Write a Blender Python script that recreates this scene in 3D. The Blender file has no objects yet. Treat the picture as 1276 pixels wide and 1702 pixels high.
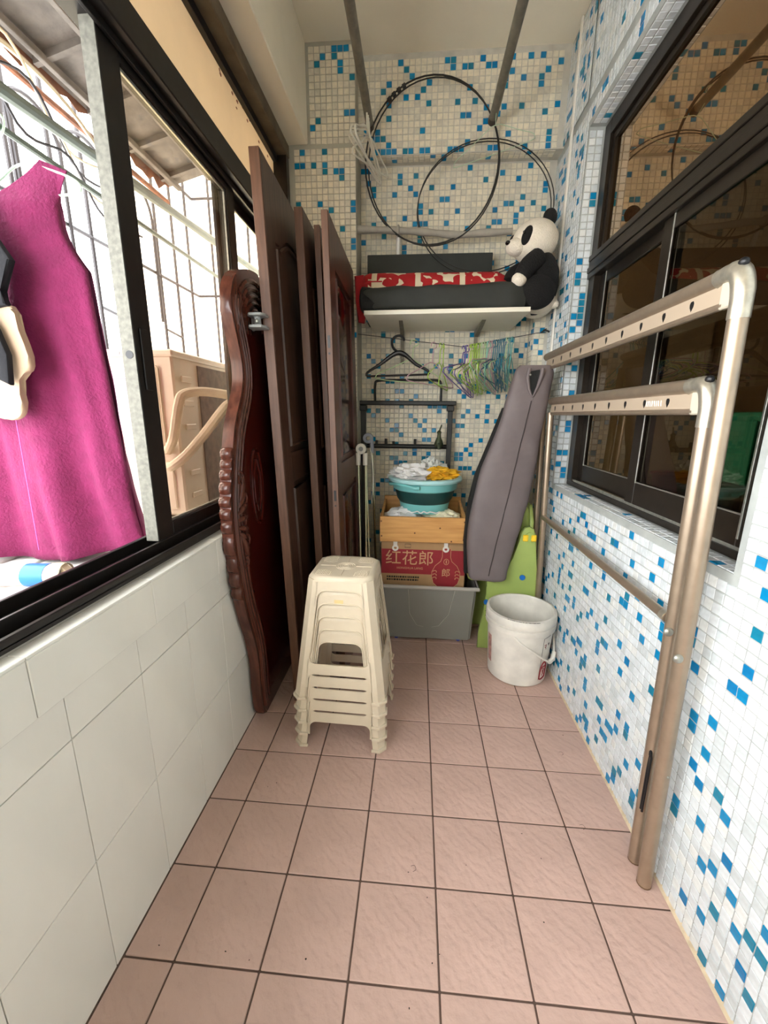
import bpy, bmesh, math, random
from mathutils import Vector, Matrix, noise
random.seed(7)
S = bpy.context.scene
COL = S.collection
PI = math.pi
# ------------------------------------------------------------------ camera
YAW, PITCH, ROLL, CAMH = .0776454, .2327741, -.0078972, 1.2109
def _cam_axes():
    r = Vector((math.cos(YAW), math.sin(YAW), 0)); f0 = Vector((-math.sin(YAW), math.cos(YAW), 0)); up = Vector((0, 0, 1))
    f = math.cos(PITCH)*f0 - math.sin(PITCH)*up
    d = -math.sin(PITCH)*f0 - math.cos(PITCH)*up
    return math.cos(ROLL)*r + math.sin(ROLL)*d, -math.sin(ROLL)*r + math.cos(ROLL)*d, f
CR, CD, CF = _cam_axes()
cam_data = bpy.data.cameras.new('camera'); cam = bpy.data.objects.new('camera', cam_data); COL.objects.link(cam)
cam_data.sensor_fit = 'HORIZONTAL'; cam_data.sensor_width = 36; cam_data.lens = 677.915/1276*36; cam_data.clip_start = .01
M3 = Matrix((CR, -CD, -CF)).transposed()
cam.matrix_world = Matrix.Translation((0, 0, CAMH)) @ M3.to_4x4()
S.camera = cam
# ------------------------------------------------------------------ sky and exposure
world = bpy.data.worlds.new('overcast_sky'); S.world = world; world.use_nodes = True
bg = world.node_tree.nodes['Background']; bg.inputs[0].default_value = (.965, .985, 1.0, 1); bg.inputs[1].default_value = 4.0
S.view_settings.view_transform = 'Standard'; S.view_settings.look = 'None'
S.view_settings.gamma = 1; S.view_settings.use_curve_mapping = False
S.view_settings.exposure = 1.6

# ------------------------------------------------------------------ materials
MATS = {}
def lin(c):
    return tuple(((v/255)/12.92 if v/255 <= .04045 else ((v/255+.055)/1.055)**2.4) for v in c)
def mat(name, c, rough=.5, metal=0., var=.0, scale=8., bump=0., bscale=40., spec=.5, stretch=None, c2=None, emit=None, sub=None):
    if name in MATS: return MATS[name]
    m = bpy.data.materials.new(name); m.use_nodes = True; nt = m.node_tree; b = nt.nodes['Principled BSDF']
    L = lin(c); b.inputs['Base Color'].default_value = (*L, 1); b.inputs['Roughness'].default_value = rough
    b.inputs['Metallic'].default_value = metal; b.inputs['Specular IOR Level'].default_value = spec
    if var or bump or c2:
        tc = nt.nodes.new('ShaderNodeTexCoord'); mp = nt.nodes.new('ShaderNodeMapping'); nt.links.new(tc.outputs['Object'], mp.inputs[0])
        if stretch: mp.inputs['Scale'].default_value = stretch
    if var or c2:
        n = nt.nodes.new('ShaderNodeTexNoise'); n.inputs['Scale'].default_value = scale; n.inputs['Detail'].default_value = 5
        nt.links.new(mp.outputs[0], n.inputs[0])
        r = nt.nodes.new('ShaderNodeValToRGB'); nt.links.new(n.outputs[0], r.inputs[0])
        r.color_ramp.elements[0].position = .32; r.color_ramp.elements[1].position = .68
        a = lin(c2) if c2 else tuple(x*(1-var) for x in L)
        r.color_ramp.elements[0].color = (*a, 1); r.color_ramp.elements[1].color = (*[min(1, x*(1+var*.4)) for x in L], 1)
        nt.links.new(r.outputs[0], b.inputs['Base Color'])
    if bump:
        n2 = nt.nodes.new('ShaderNodeTexNoise'); n2.inputs['Scale'].default_value = bscale; n2.inputs['Detail'].default_value = 4
        nt.links.new(mp.outputs[0], n2.inputs[0])
        bp = nt.nodes.new('ShaderNodeBump'); bp.inputs['Strength'].default_value = bump; bp.inputs['Distance'].default_value = .01
        nt.links.new(n2.outputs[0], bp.inputs['Height']); nt.links.new(bp.outputs[0], b.inputs['Normal'])
    MATS[name] = m
    return m
def glass(name, tint, refl_tint, base, rough=.02):
    m = bpy.data.materials.new(name); m.use_nodes = True; nt = m.node_tree; nt.nodes.clear()
    o = nt.nodes.new('ShaderNodeOutputMaterial'); t = nt.nodes.new('ShaderNodeBsdfTransparent'); g = nt.nodes.new('ShaderNodeBsdfGlossy')
    t.inputs[0].default_value = (*tint, 1); g.inputs[0].default_value = (*refl_tint, 1); g.inputs['Roughness'].default_value = rough
    fr = nt.nodes.new('ShaderNodeLayerWeight'); fr.inputs[0].default_value = .5
    pw = nt.nodes.new('ShaderNodeMath'); pw.operation = 'POWER'; pw.inputs[1].default_value = 4; nt.links.new(fr.outputs['Facing'], pw.inputs[0])
    ad = nt.nodes.new('ShaderNodeMath'); ad.operation = 'MULTIPLY_ADD'; ad.use_clamp = True; ad.inputs[1].default_value = .55; ad.inputs[2].default_value = base
    nt.links.new(pw.outputs[0], ad.inputs[0])
    mx = nt.nodes.new('ShaderNodeMixShader'); nt.links.new(ad.outputs[0], mx.inputs[0]); nt.links.new(t.outputs[0], mx.inputs[1]); nt.links.new(g.outputs[0], mx.inputs[2])
    nt.links.new(mx.outputs[0], o.inputs[0]); MATS[name] = m
    return m
WHITE_T = [mat('mosaic_white_%d' % i, c, .22, var=.10, scale=60, bump=.08, bscale=90) for i, c in enumerate([(214, 220, 222), (206, 213, 215), (218, 221, 218), (198, 205, 206)])]
AGED_DIM_T = [mat('mosaic_aged_dim_%d' % i, c, .3, var=.12, scale=60, bump=.08, bscale=90) for i, c in enumerate([(226, 218, 196), (218, 211, 192), (230, 221, 198), (208, 202, 184)])]  # grimy white tile, with the dimness of the back walls put into its colour
BLUE_T = [mat('mosaic_blue_%d' % i, c, .15, var=.15, scale=50) for i, c in enumerate([(10, 128, 176), (6, 116, 168), (24, 122, 150)])]
GROUT = mat('wall_grout', (196, 192, 180), .9, var=.15, scale=20, bump=.2)
PLASTER = mat('ceiling_plaster', (240, 231, 210), .9, var=.08, scale=3, bump=.15, bscale=8)
PLASTER_G = mat('grey_plaster', (176, 172, 156), .9, var=.2, scale=6, bump=.3, bscale=12)
FLOORT = mat('floor_tile_clay', (198, 167, 154), .48, var=.10, scale=5, bump=.4, bscale=30)
_nt = FLOORT.node_tree; _w = _nt.nodes.new('ShaderNodeTexWave'); _w.inputs['Scale'].default_value = 16; _w.inputs['Distortion'].default_value = 9; _w.inputs['Detail'].default_value = 3; _w.inputs['Detail Scale'].default_value = 1.4; _w.bands_direction = 'DIAGONAL'
_tc = _nt.nodes.new('ShaderNodeTexCoord'); _b2 = _nt.nodes.new('ShaderNodeBump'); _b2.inputs['Strength'].default_value = .13; _b2.inputs['Distance'].default_value = .004
_nt.links.new(_tc.outputs['Object'], _w.inputs[0]); _nt.links.new(_w.outputs['Fac'], _b2.inputs['Height']); _b1 = [n for n in _nt.nodes if n.type == 'BUMP' and n != _b2][0]; _nt.links.new(_b1.outputs[0], _b2.inputs['Normal']); _nt.links.new(_b2.outputs[0], _nt.nodes['Principled BSDF'].inputs['Normal'])
FGROUT = mat('floor_grout', (96, 76, 66), .95, var=.3, scale=25)
WALLT = mat('cream_wall_tile', (234, 232, 222), .16, var=.05, scale=7, stretch=(1, 1, .45))
WGROUT = mat('wall_tile_grout', (186, 178, 160), .9)
ALU_D = mat('dark_bronze_aluminium', (40, 36, 34), .38, .5, var=.2, scale=30)
ALU_B = mat('brown_black_aluminium', (46, 39, 32), .35, .5, var=.2, scale=30)
ALU_S = mat('bare_aluminium', (176, 176, 166), .42, .8, var=.25, scale=60)
ALU_W = mat('weathered_aluminium', (112, 110, 100), .6, .25, var=.3, scale=90)
CREAM = mat('cream_painted_board', (226, 212, 188), .6, var=.14, scale=5, bump=.1)
_nt = CREAM.node_tree; _p = _nt.nodes['Principled BSDF']; _t = _nt.nodes.new('ShaderNodeBsdfTranslucent'); _t.inputs[0].default_value = (*lin((236, 216, 186)), 1); _m = _nt.nodes.new('ShaderNodeMixShader'); _m.inputs[0].default_value = .38
_nt.links.new(_p.outputs[0], _m.inputs[1]); _nt.links.new(_t.outputs[0], _m.inputs[2]); _nt.links.new(_m.outputs[0], [n for n in _nt.nodes if n.type == 'OUTPUT_MATERIAL'][0].inputs[0])
WOODR = mat('dark_red_wood', (92, 48, 36), .32, var=.3, scale=9, stretch=(6, 6, .7), c2=(62, 30, 22))
WOODE = mat('door_edge_wood', (100, 68, 50), .5, var=.3, scale=10, stretch=(8, 8, .8), bump=.1)
WOODD = mat('door_brown_wood', (84, 58, 44), .42, var=.3, scale=8, stretch=(7, 7, .6), c2=(58, 38, 28))
ROSE = mat('polished_rosewood', (96, 54, 42), .24, var=.2, scale=9, stretch=(5, 5, .6), c2=(66, 32, 24))
ROSER = mat('red_lacquer_panel', (64, 16, 10), .14, var=.25, scale=8, stretch=(4, 4, .7))
STOOL = mat('ivory_plastic', (212, 198, 174), .42, var=.06, scale=12)
STOOLD = mat('dusty_ivory_plastic', (214, 204, 180), .5, var=.16, scale=30)
BLACKM = mat('black_painted_metal', (26, 27, 26), .5, var=.2, scale=30)
BLACKP = mat('black_plastic', (18, 18, 20), .4)
BLACKF = mat('black_fabric', (24, 25, 24), .9, var=.2, scale=30, bump=.3, bscale=60)
DGREYF = mat('charcoal_board', (48, 51, 48), .8, var=.1, scale=20)
GREYF = mat('taupe_grey_nylon', (108, 98, 98), .62, var=.08, scale=14, bump=.25, bscale=12)
CHAMP = mat('champagne_aluminium', (172, 154, 134), .36, .75, var=.08, scale=30)
CHAMPL = mat('pale_champagne_strip', (188, 170, 148), .5, .3)
ALUCAST = mat('cast_silver_joint', (196, 190, 174), .32, .8, var=.2, scale=60)
WPLAS = mat('white_plastic', (232, 228, 218), .4, var=.06, scale=25)
GPLAS = mat('grey_plastic', (150, 152, 150), .4)
BUCKET = mat('scuffed_white_plastic', (228, 224, 214), .4, var=.14, scale=14)
GREEN = mat('lime_plastic', (160, 180, 98), .42, var=.08, scale=10)
YELLOW = mat('yellow_plastic', (246, 206, 50), .4)
BLUEP = mat('blue_plastic', (30, 110, 190), .4)
TEAL = mat('aqua_plastic', (116, 186, 184), .35, var=.05, scale=10)
TEALD = mat('dark_green_rubber', (22, 62, 60), .5)
PINE = mat('pine_wood', (206, 156, 92), .5, var=.2, scale=7, stretch=(.6, 6, 8), c2=(186, 132, 70))
CARD = mat('kraft_cardboard', (178, 142, 100), .8, var=.06, scale=20)
CARDR = mat('carton_red_print', (150, 34, 44), .6, var=.05, scale=20)
CARDT = mat('carton_tan_print', (206, 160, 118), .7)
INK = mat('black_ink', (40, 34, 26), .7)
REDINK = mat('red_ink', (176, 26, 34), .5)
PAPER = mat('white_paper', (236, 234, 226), .6)
CLOTHW = mat('white_cotton', (226, 224, 222), .9, var=.06, scale=20, bump=.2)
CLOTHC = mat('cream_cotton', (232, 226, 196), .9, var=.08, scale=20, bump=.2)
CLOTHY = mat('yellow_cotton', (232, 176, 34), .9, var=.3, scale=30, bump=.3)
MAGENTA = mat('magenta_linen', (128, 34, 82), .95, var=.14, scale=26, bump=.5, bscale=120)
SHELFW = mat('white_laminate', (230, 224, 206), .5, var=.05)
PANW = mat('white_plush', (232, 222, 204), .95, var=.06, scale=40, bump=.5, bscale=160)
PANB = mat('black_plush', (14, 13, 13), .95, bump=.5, bscale=160)
EYEB = mat('glossy_black_eye', (8, 8, 8), .08)
PIPEG = mat('grey_lagging', (164, 158, 146), .8, var=.1, scale=30, bump=.3, bscale=50)
POLEG = mat('galvanised_pole', (128, 122, 108), .5, .4, var=.25, scale=30)
WIREB = mat('black_cable', (30, 28, 24), .6)
BINM = mat('milky_grey_plastic', (138, 138, 132), .4, var=.05, scale=6)
RIMG = mat('pale_grey_rim', (176, 172, 164), .45)
ACM = mat('ivory_painted_steel', (226, 214, 196), .5, var=.05, scale=8)
ACD = mat('dusty_coil_grille', (110, 98, 88), .8, var=.3, scale=30)
HOSE = mat('wrapped_pipe', (214, 200, 176), .8, var=.1, scale=30, bump=.3)
CAGE = mat('weathered_iron', (62, 58, 60), .6, .3, var=.2, scale=30)
BAMBOO = mat('pale_green_pole', (92, 104, 96), .5, var=.15, scale=20)
AWN = mat('mouldy_awning_sheet', (112, 104, 96), .8, var=.35, scale=14, bump=.3)
RUST = mat('rusty_iron', (132, 86, 62), .85, var=.4, scale=25)
LEDGE = mat('bleached_ledge_board', (226, 224, 218), .7, var=.15, scale=14, stretch=(4, .6, 1))
YWALL = mat('pale_yellow_render', (232, 214, 150), .9, var=.05)
SILVER = mat('silver_tube', (198, 194, 160), .25, .9)
CLEARG = glass('dusty_clear_glass', (.87, .81, .73), (.9, .85, .78), .05, .05)
TINTG = glass('brown_tinted_glass', (.30, .27, .22), (.60, .54, .46), .08, .015)
TRANSG = glass('bronze_reflective_glass', (.34, .26, .18), (.88, .68, .48), .42, .015)

# ------------------------------------------------------------------ helpers
def tag(o, label=None, cat=None, group=None, kind=None):
    if label: o['label'] = label
    if cat: o['category'] = cat
    if group: o['group'] = group
    if kind: o['kind'] = kind
    return o
def obj(name, bm, m, parent=None, smooth=True, angle=35):
    me = bpy.data.meshes.new(name)
    bmesh.ops.recalc_face_normals(bm, faces=bm.faces[:])
    bm.to_mesh(me); bm.free()
    for x in (m if isinstance(m, (list, tuple)) else [m]): me.materials.append(x)
    if smooth and len(me.polygons):
        me.shade_smooth(); me.set_sharp_from_angle(angle=math.radians(angle))
    o = bpy.data.objects.new(name, me); COL.objects.link(o)
    if parent is not None: o.parent = parent
    return o
def link(name, me, parent=None):
    o = bpy.data.objects.new(name, me); COL.objects.link(o)
    if parent is not None: o.parent = parent
    return o
def empty(name, loc=(0, 0, 0), rot=(0, 0, 0)):
    e = bpy.data.objects.new(name, None); COL.objects.link(e); e.location = loc; e.rotation_euler = rot; e.empty_display_size = .05
    return e
def thing(name, label, cat, loc=(0, 0, 0), rot=(0, 0, 0), group=None):
    return tag(empty(name, loc, rot), label, cat, group)
def struct(name, bm, m, parent=None, **k):
    o = obj(name, bm, m, parent, **k)
    if parent is None: o['kind'] = 'structure'
    return o
def copy_tree(o, parent=None):
    c = o.copy(); COL.objects.link(c)
    if parent is not None: c.parent = parent
    for ch in o.children: copy_tree(ch, c)
    return c
NB = bmesh.new
def bx(bm, a, b, bev=0., seg=1, mi=0):
    x0, y0, z0 = a; x1, y1, z1 = b
    vs = [bm.verts.new(p) for p in [(x0, y0, z0), (x1, y0, z0), (x1, y1, z0), (x0, y1, z0), (x0, y0, z1), (x1, y0, z1), (x1, y1, z1), (x0, y1, z1)]]
    fs = [bm.faces.new([vs[i] for i in q]) for q in [(0, 3, 2, 1), (4, 5, 6, 7), (0, 1, 5, 4), (1, 2, 6, 5), (2, 3, 7, 6), (3, 0, 4, 7)]]
    for f in fs: f.material_index = mi
    if bev > 0:
        es = list({e for f in fs for e in f.edges})
        r = bmesh.ops.bevel(bm, geom=es, offset=bev, segments=seg, profile=.5, affect='EDGES')
        for f in r['faces']: f.material_index = mi
    return bm
def box(a, b, bev=0., seg=1): return bx(NB(), a, b, bev, seg)
def tb(bm, pts, r, seg=8, closed=False, cap=True, mi=0):
    pts = [Vector(p) for p in pts]; n = len(pts)
    rr = r if isinstance(r, (list, tuple)) else [r]*n
    T = []
    for i in range(n):
        a = pts[(i-1) % n] if (closed or i > 0) else pts[0]; b = pts[(i+1) % n] if (closed or i < n-1) else pts[-1]
        T.append((b-a).normalized())
    up = Vector((0, 0, 1)) if abs(T[0].z) < .9 else Vector((1, 0, 0))
    nrm = (up - T[0]*up.dot(T[0])).normalized(); rings = []
    for i in range(n):
        if i: nrm = (nrm - T[i]*nrm.dot(T[i])).normalized()
        bi = T[i].cross(nrm)
        k = 1.
        if 0 < i < n-1 or closed:
            d = (pts[i]-pts[(i-1) % n]).normalized(); c = max(.35, abs(d.dot(T[i]))); k = 1/c
        rings.append([bm.verts.new(pts[i] + (nrm*math.cos(2*PI*j/seg) + bi*math.sin(2*PI*j/seg))*rr[i]*min(k, 1.3)) for j in range(seg)])
    for i in range(n if closed else n-1):
        A, B = rings[i], rings[(i+1) % n]
        off = 0
        if closed and i == n-1:
            off = min(range(seg), key=lambda o: (A[0].co-B[o].co).length)
        for j in range(seg):
            f = bm.faces.new([A[j], A[(j+1) % seg], B[(j+1+off) % seg], B[(j+off) % seg]]); f.material_index = mi
    if cap and not closed:
        for R_ in (rings[0], rings[-1]): bm.faces.new(R_).material_index = mi
    return bm
def tube(pts, r, seg=8, closed=False): return tb(NB(), pts, r, seg, closed)
def lathe(bm, prof, seg=32, c=(0, 0, 0), mi=0, capb=False, capt=False):
    rings = []
    for r, z in prof:
        rings.append([bm.verts.new((c[0]+r*math.cos(2*PI*j/seg), c[1]+r*math.sin(2*PI*j/seg), c[2]+z)) for j in range(seg)])
    for A, B in zip(rings, rings[1:]):
        for j in range(seg): bm.faces.new([A[j], A[(j+1) % seg], B[(j+1) % seg], B[j]]).material_index = mi
    if capb: bm.faces.new(rings[0]).material_index = mi
    if capt: bm.faces.new(rings[-1]).material_index = mi
    return bm
def prism(bm, poly, f, d, bev=0., mi=0):
    """poly: 2D points; f(p)->Vector; d: thickness vector"""
    d = Vector(d); A = [bm.verts.new(Vector(f(p))) for p in poly]; B = [bm.verts.new(Vector(f(p))+d) for p in poly]
    n = len(poly); fs = [bm.faces.new(A), bm.faces.new(list(reversed(B)))]
    for i in range(n): fs.append(bm.faces.new([A[i], B[i], B[(i+1) % n], A[(i+1) % n]]))
    for q in fs: q.material_index = mi
    if bev:
        es = list({e for q in fs[:2] for e in q.edges}); bmesh.ops.bevel(bm, geom=es, offset=bev, segments=2, profile=.5, affect='EDGES')
    return bm
def smoothpts(pts, n=6, closed=False):
    P = [Vector(p) for p in pts]; out = []; m = len(P)
    for i in range(m if closed else m-1):
        p1, p2 = P[i], P[(i+1) % m]
        p0 = P[(i-1) % m] if (closed or i > 0) else p1*2-p2
        p3 = P[(i+2) % m] if (closed or i < m-2) else p2*2-p1
        for k in range(n):
            t = k/n
            out.append(.5*((2*p1)+(p2-p0)*t+(2*p0-5*p1+4*p2-p3)*t*t+(3*p1-p0-3*p2+p3)*t**3))
    if not closed: out.append(P[-1])
    return out
def ell(bm, c, r, sub=3, amp=0., freq=8., seed=0, rot=None, mi=0, flat=None):
    g = bmesh.ops.create_icosphere(bm, subdivisions=sub, radius=1.)
    for v in g['verts']:
        k = 1.
        if amp: k += amp*noise.noise(v.co*freq+Vector((seed*7.3, seed*3.1, seed))) + .5*amp*noise.noise(v.co*freq*2.3+Vector((seed, 9, seed*2)))
        p = Vector((v.co.x*r[0], v.co.y*r[1], v.co.z*r[2]))*k
        if rot: p = rot @ p
        v.co = Vector(c)+p
        if flat is not None and v.co.z < flat: v.co.z = flat
    for v in g['verts']:
        for f in v.link_faces: f.material_index = mi
    return bm
def rotm(x=0, y=0, z=0): return Matrix.Rotation(z, 3, 'Z') @ Matrix.Rotation(y, 3, 'Y') @ Matrix.Rotation(x, 3, 'X')
def text(name, s, size, m, parent, mw, depth=.0006):
    cu = bpy.data.curves.new('lettering', 'FONT'); cu.body = s; cu.size = size; cu.align_x = 'CENTER'; cu.align_y = 'CENTER'; cu.extrude = depth; cu.resolution_u = 2
    t = bpy.data.objects.new('lettering', cu); COL.objects.link(t)
    dg = bpy.context.evaluated_depsgraph_get(); me = bpy.data.meshes.new_from_object(t.evaluated_get(dg))
    bpy.data.objects.remove(t)
    me.transform(mw); me.materials.clear(); me.materials.append(m)
    o = link(name, me, parent); return o
def FRONT(x, y, z): return Matrix.Translation((x, y, z)) @ Matrix.Rotation(PI/2, 4, 'X')
def toscreen(p):
    q = Vector(p)-Vector((0, 0, CAMH)); w = q.dot(CF)
    return (638+677.9*q.dot(CR)/w, 851+677.9*q.dot(CD)/w, w) if w > .05 else (-1e4, -1e4, w)

# ------------------------------------------------------------------ the room shell
XL, XR, YB, YP, ZC, Y0 = -.64, .677, 2.49, 2.31, 2.895, -2.0
YBEAM, ZBEAM = 2.40, 2.48
# floor
fl = struct('floor', box((XL-.02, Y0, -.12), (XR+.02, YB+.02, -.003)), FGROUT)
cols = [-.64] + [-.52+.2*i for i in range(6)] + [XR]
rows = [.627+.2*i for i in range(-13, 10)]
rows = [r for r in rows if r < YB]+[YB]
tcache = {}
for xa, xb in zip(cols, cols[1:]):
    for ya, yb in zip(rows, rows[1:]):
        w, d = round(xb-xa, 3), round(yb-ya, 3)
        if (w, d) not in tcache:
            o = obj('floor_tile', box((-w/2+.0022, -d/2+.0022, -.012), (w/2-.0022, d/2-.0022, 0), .0014), FLOORT, fl); tcache[w, d] = o.data
        else: o = link('floor_tile', tcache[w, d], fl)
        o.location = ((xa+xb)/2, (ya+yb)/2, random.uniform(-.0006, .0002))
# ceiling
ceil = struct('ceiling', box((-.80, Y0, ZC), (XR+.1, YB+.02, ZC+.1)), PLASTER)
# left parapet with cream tiles
wl = struct('wall_left', box((-.80, Y0, 0), (-.648, YP, .802)), WGROUT)
ys = [1.014+.2025*i for i in range(-14, 7)]
ys = [y for y in ys if y < YP]+[YP]
wc = {}
for ya, yb in zip(ys, ys[1:]):
    for za, zb in ((0, .302), (.302, .604), (.604, .70)):
        key = (round(yb-ya, 3), round(zb-za, 3))
        if key not in wc:
            w, h = key
            o = obj('wall_tile', box((-.008, -w/2+.0011, -h/2+.0011), (0, w/2-.0011, h/2-.0011), .001), WALLT, wl); wc[key] = o.data
        else: o = link('wall_tile', wc[key], wl)
        o.location = (-.641, (ya+yb)/2, (za+zb)/2)
ya = [.549+.3275*i for i in range(-7, 6)]
ya = [y for y in ya if y < YP]+[YP]
for a, b in zip(ya, ya[1:]):
    k = round(b-a, 3)
    if ('a', k) not in wc:
        o = obj('apron_tile', box((-.009, -k/2+.0011, -.056), (0, k/2-.0011, .056), .0015), WALLT, wl); wc['a', k] = o.data
        o2 = obj('ledge_tile', box((-.034, -k/2+.0011, -.006), (0, k/2-.0011, 0), .001), WALLT, wl); wc['l', k] = o2.data
    else: o = link('apron_tile', wc['a', k], wl); o2 = link('ledge_tile', wc['l', k], wl)
    o.location = (-.632, (a+b)/2, .757); o2.location = (-.6315, (a+b)/2, .8195)
# unseen wall behind the viewer, added and set back to shape the daylight
struct('wall_front', box((-.80, Y0-.1, -.003), (XR+.1, Y0, ZC+.1)), PLASTER)
# beam above the left window
struct('wall_left_beam', box((-.80, Y0, 2.49), (-.566, YP, ZC), .004), PLASTER)
# pillar, back wall, beam over it, right pilaster
struct('wall_pillar', box((-.80, YP+.002, -.003), (-.331, YB+.1, ZC)), [PLASTER_G])
wb = struct('wall_back', box((-.331, YB, 0), (XR+.1, YB+.12, ZC)), GROUT)
bm = box((-.331, YBEAM, ZBEAM), (XR, YB, ZC)); wbeam = struct('wall_back_beam', bm, GROUT)
wpil = struct('wall_pilaster', box((.603, 2.375, 0), (XR, YB, 2.02)), GROUT)
wpl = bpy.data.objects['wall_pillar']
# right wall with a window opening
WY0, WY1, WZ0, WZ1 = .868, 2.06, .888, 2.372
TX = .115
bm = NB()
bx(bm, (XR, Y0, 0), (XR+TX, WY0, ZC)); bx(bm, (XR, WY1, 0), (XR+TX, YB, ZC)); bx(bm, (XR, WY0, 0), (XR+TX, WY1, WZ0)); bx(bm, (XR, WY0, WZ1), (XR+TX, WY1, ZC))
wr = struct('wall_right', bm, mat('cool_grey_grout', (164, 168, 164), .9, var=.15, scale=20))
bm = NB(); prism(bm, [(XR-.008, 0), (XR-.0003, .009), (XR-.0003, 0)], lambda p: (p[0], Y0, p[1]), (0, YB-Y0-.12, 0)); tr = obj('trim_1', bm, mat('yellowed_caulk', (206, 188, 158), .8, var=.25, scale=40, bump=.4)); tr['kind'] = 'structure'
# ---------------- mosaic
PT = .0278; HT = .0126
def tile_geo(c, u, v, n, V, F):
    i = len(V); t = .0022
    a = random.uniform(-.03, .03); u2 = u*math.cos(a)+v*math.sin(a); v2 = v*math.cos(a)-u*math.sin(a)
    h = HT*random.uniform(.96, 1.0); tx, ty = random.uniform(-.0005, .0005), random.uniform(-.0005, .0005)
    for k, z in ((1., 0.), (.90, t)):
        for su, sv in ((-1, -1), (1, -1), (1, 1), (-1, 1)):
            V.append(c+u2*(su*h*k)+v2*(sv*h*k)+n*(z+((tx*su+ty*sv) if z else 0)))
    F += [(i+4, i+5, i+6, i+7)]+[(i+j, i+(j+1) % 4, i+4+(j+1) % 4, i+4+j) for j in range(4)]
TILE_ME = {}
def single_mesh(mi):
    if mi not in TILE_ME:
        V, F = [], []; tile_geo(Vector((0, 0, 0)), Vector((1, 0, 0)), Vector((0, 1, 0)), Vector((0, 0, 1)), V, F)
        me = bpy.data.meshes.new('mosaic_tile'); me.from_pydata(V, [], F); me.materials.append((WHITE_T+BLUE_T)[mi]); TILE_ME[mi] = me
    return TILE_ME[mi]
def pick(p):
    if random.random() < p: return 4+random.choice((0, 0, 1, 2))
    return random.choice((0, 0, 1, 2, 3))
class Mosaic:
    def __init__(s, parent, single=0, white=None): s.p, s.n, s.T, s.w = parent, single, [], white or AGED_DIM_T
    def face(s, o, u, v, n, nu, nv, dens=.14, skip=None):
        o, u, v, n = map(Vector, (o, u, v, n)); grid = {}
        for i in range(nu):
            for j in range(nv):
                c = o+u*((i+.5)*PT)+v*((j+.5)*PT)
                if skip and skip(c): continue
                nb = (grid.get((i-1, j), 0) >= 4)+(grid.get((i, j-1), 0) >= 4)
                m = pick(dens*(1.15 if nb else 1)); grid[i, j] = m; s.T.append((c, u, v, n, m))
    def build(s):
        scored = []
        for k, (c, u, v, n, m) in enumerate(s.T):
            x, y, w = toscreen(c)
            inside = -20 < x < 1296 and -20 < y < 1722
            scored.append((-(abs(n.dot((Vector((0, 0, CAMH))-c).normalized()))/max(w, .05)**2) if inside else 9, k))
        scored.sort(); solo = {k for sc, k in scored[:s.n] if sc < 0}
        V, F, MI = [], [], []
        for k, (c, u, v, n, m) in enumerate(s.T):
            if k in solo:
                o = link('mosaic_tile', single_mesh(m), s.p)
                R_ = Matrix((u, v, n)).transposed() @ Matrix.Rotation(random.uniform(-.03, .03), 3, 'Z')
                o.rotation_euler = R_.to_euler(); o.location = c
            else:
                tile_geo(c, u, v, n, V, F); MI += [m]*5
        me = bpy.data.meshes.new('mosaic_tiling'); me.from_pydata(V, [], F)
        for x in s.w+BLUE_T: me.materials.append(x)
        me.polygons.foreach_set('material_index', MI); me.update()
        o = link('mosaic_tiling', me, s.p); o['kind'] = 'stuff'
N = lambda d: int(d/PT)
mz = Mosaic(wr, 300, WHITE_T)
inwin = lambda c: WY0 < c.y < WY1 and WZ0 < c.z < WZ1
ny = N(YB-.0)
mz.face((XR, YB, .004), (0, -1, 0), (0, 0, 1), (-1, 0, 0), ny, N(2.47), .125, skip=lambda c: WY0-.009 < c.y < WY1+.009 and WZ0-.009 < c.z < WZ1+.009)
mz.face((XR-.004, YB, 2.486), (0, -1, 0), (0, 0, 1), (-1, 0, 0), N(.4), N(.40), .12)
mz.face((XR, YB-.4, 2.486), (0, -1, 0), (0, 0, 1), (-1, 0, 0), N(2.0), N(.40), .12)
mz.face((XR+.002, WY1, WZ0), (1, 0, 0), (0, 0, 1), (0, -1, 0), 2, N(WZ1-WZ0), .17)      # far jamb
mz.face((XR+.002, WY0, WZ0), (0, 1, 0), (1, 0, 0), (0, 0, 1), N(WY1-WY0), 2, .15)       # sill
mz.face((XR+.002, WY0, WZ1), (0, 1, 0), (1, 0, 0), (0, 0, -1), N(WY1-WY0), 2, .04)      # head
mz.face((XR+.002, WY0, WZ0), (1, 0, 0), (0, 0, 1), (0, 1, 0), 2, N(WZ1-WZ0), .1)
mz.build()
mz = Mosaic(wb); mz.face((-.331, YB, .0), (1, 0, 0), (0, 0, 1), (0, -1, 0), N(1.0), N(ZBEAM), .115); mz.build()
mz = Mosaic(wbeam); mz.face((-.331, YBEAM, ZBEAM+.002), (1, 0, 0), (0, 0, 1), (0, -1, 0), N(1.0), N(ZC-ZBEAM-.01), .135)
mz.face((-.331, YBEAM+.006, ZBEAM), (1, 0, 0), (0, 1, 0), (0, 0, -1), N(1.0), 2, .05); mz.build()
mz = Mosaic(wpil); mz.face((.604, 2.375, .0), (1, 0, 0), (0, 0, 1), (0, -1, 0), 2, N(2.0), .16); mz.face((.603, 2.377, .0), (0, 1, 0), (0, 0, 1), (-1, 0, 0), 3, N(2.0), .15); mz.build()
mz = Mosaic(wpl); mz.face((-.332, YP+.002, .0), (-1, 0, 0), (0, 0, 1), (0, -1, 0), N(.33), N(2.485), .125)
mz.face((-.332, YP+.002, 2.49), (-1, 0, 0), (0, 0, 1), (0, -1, 0), N(.235), N(.39), .14); mz.build()
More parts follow.
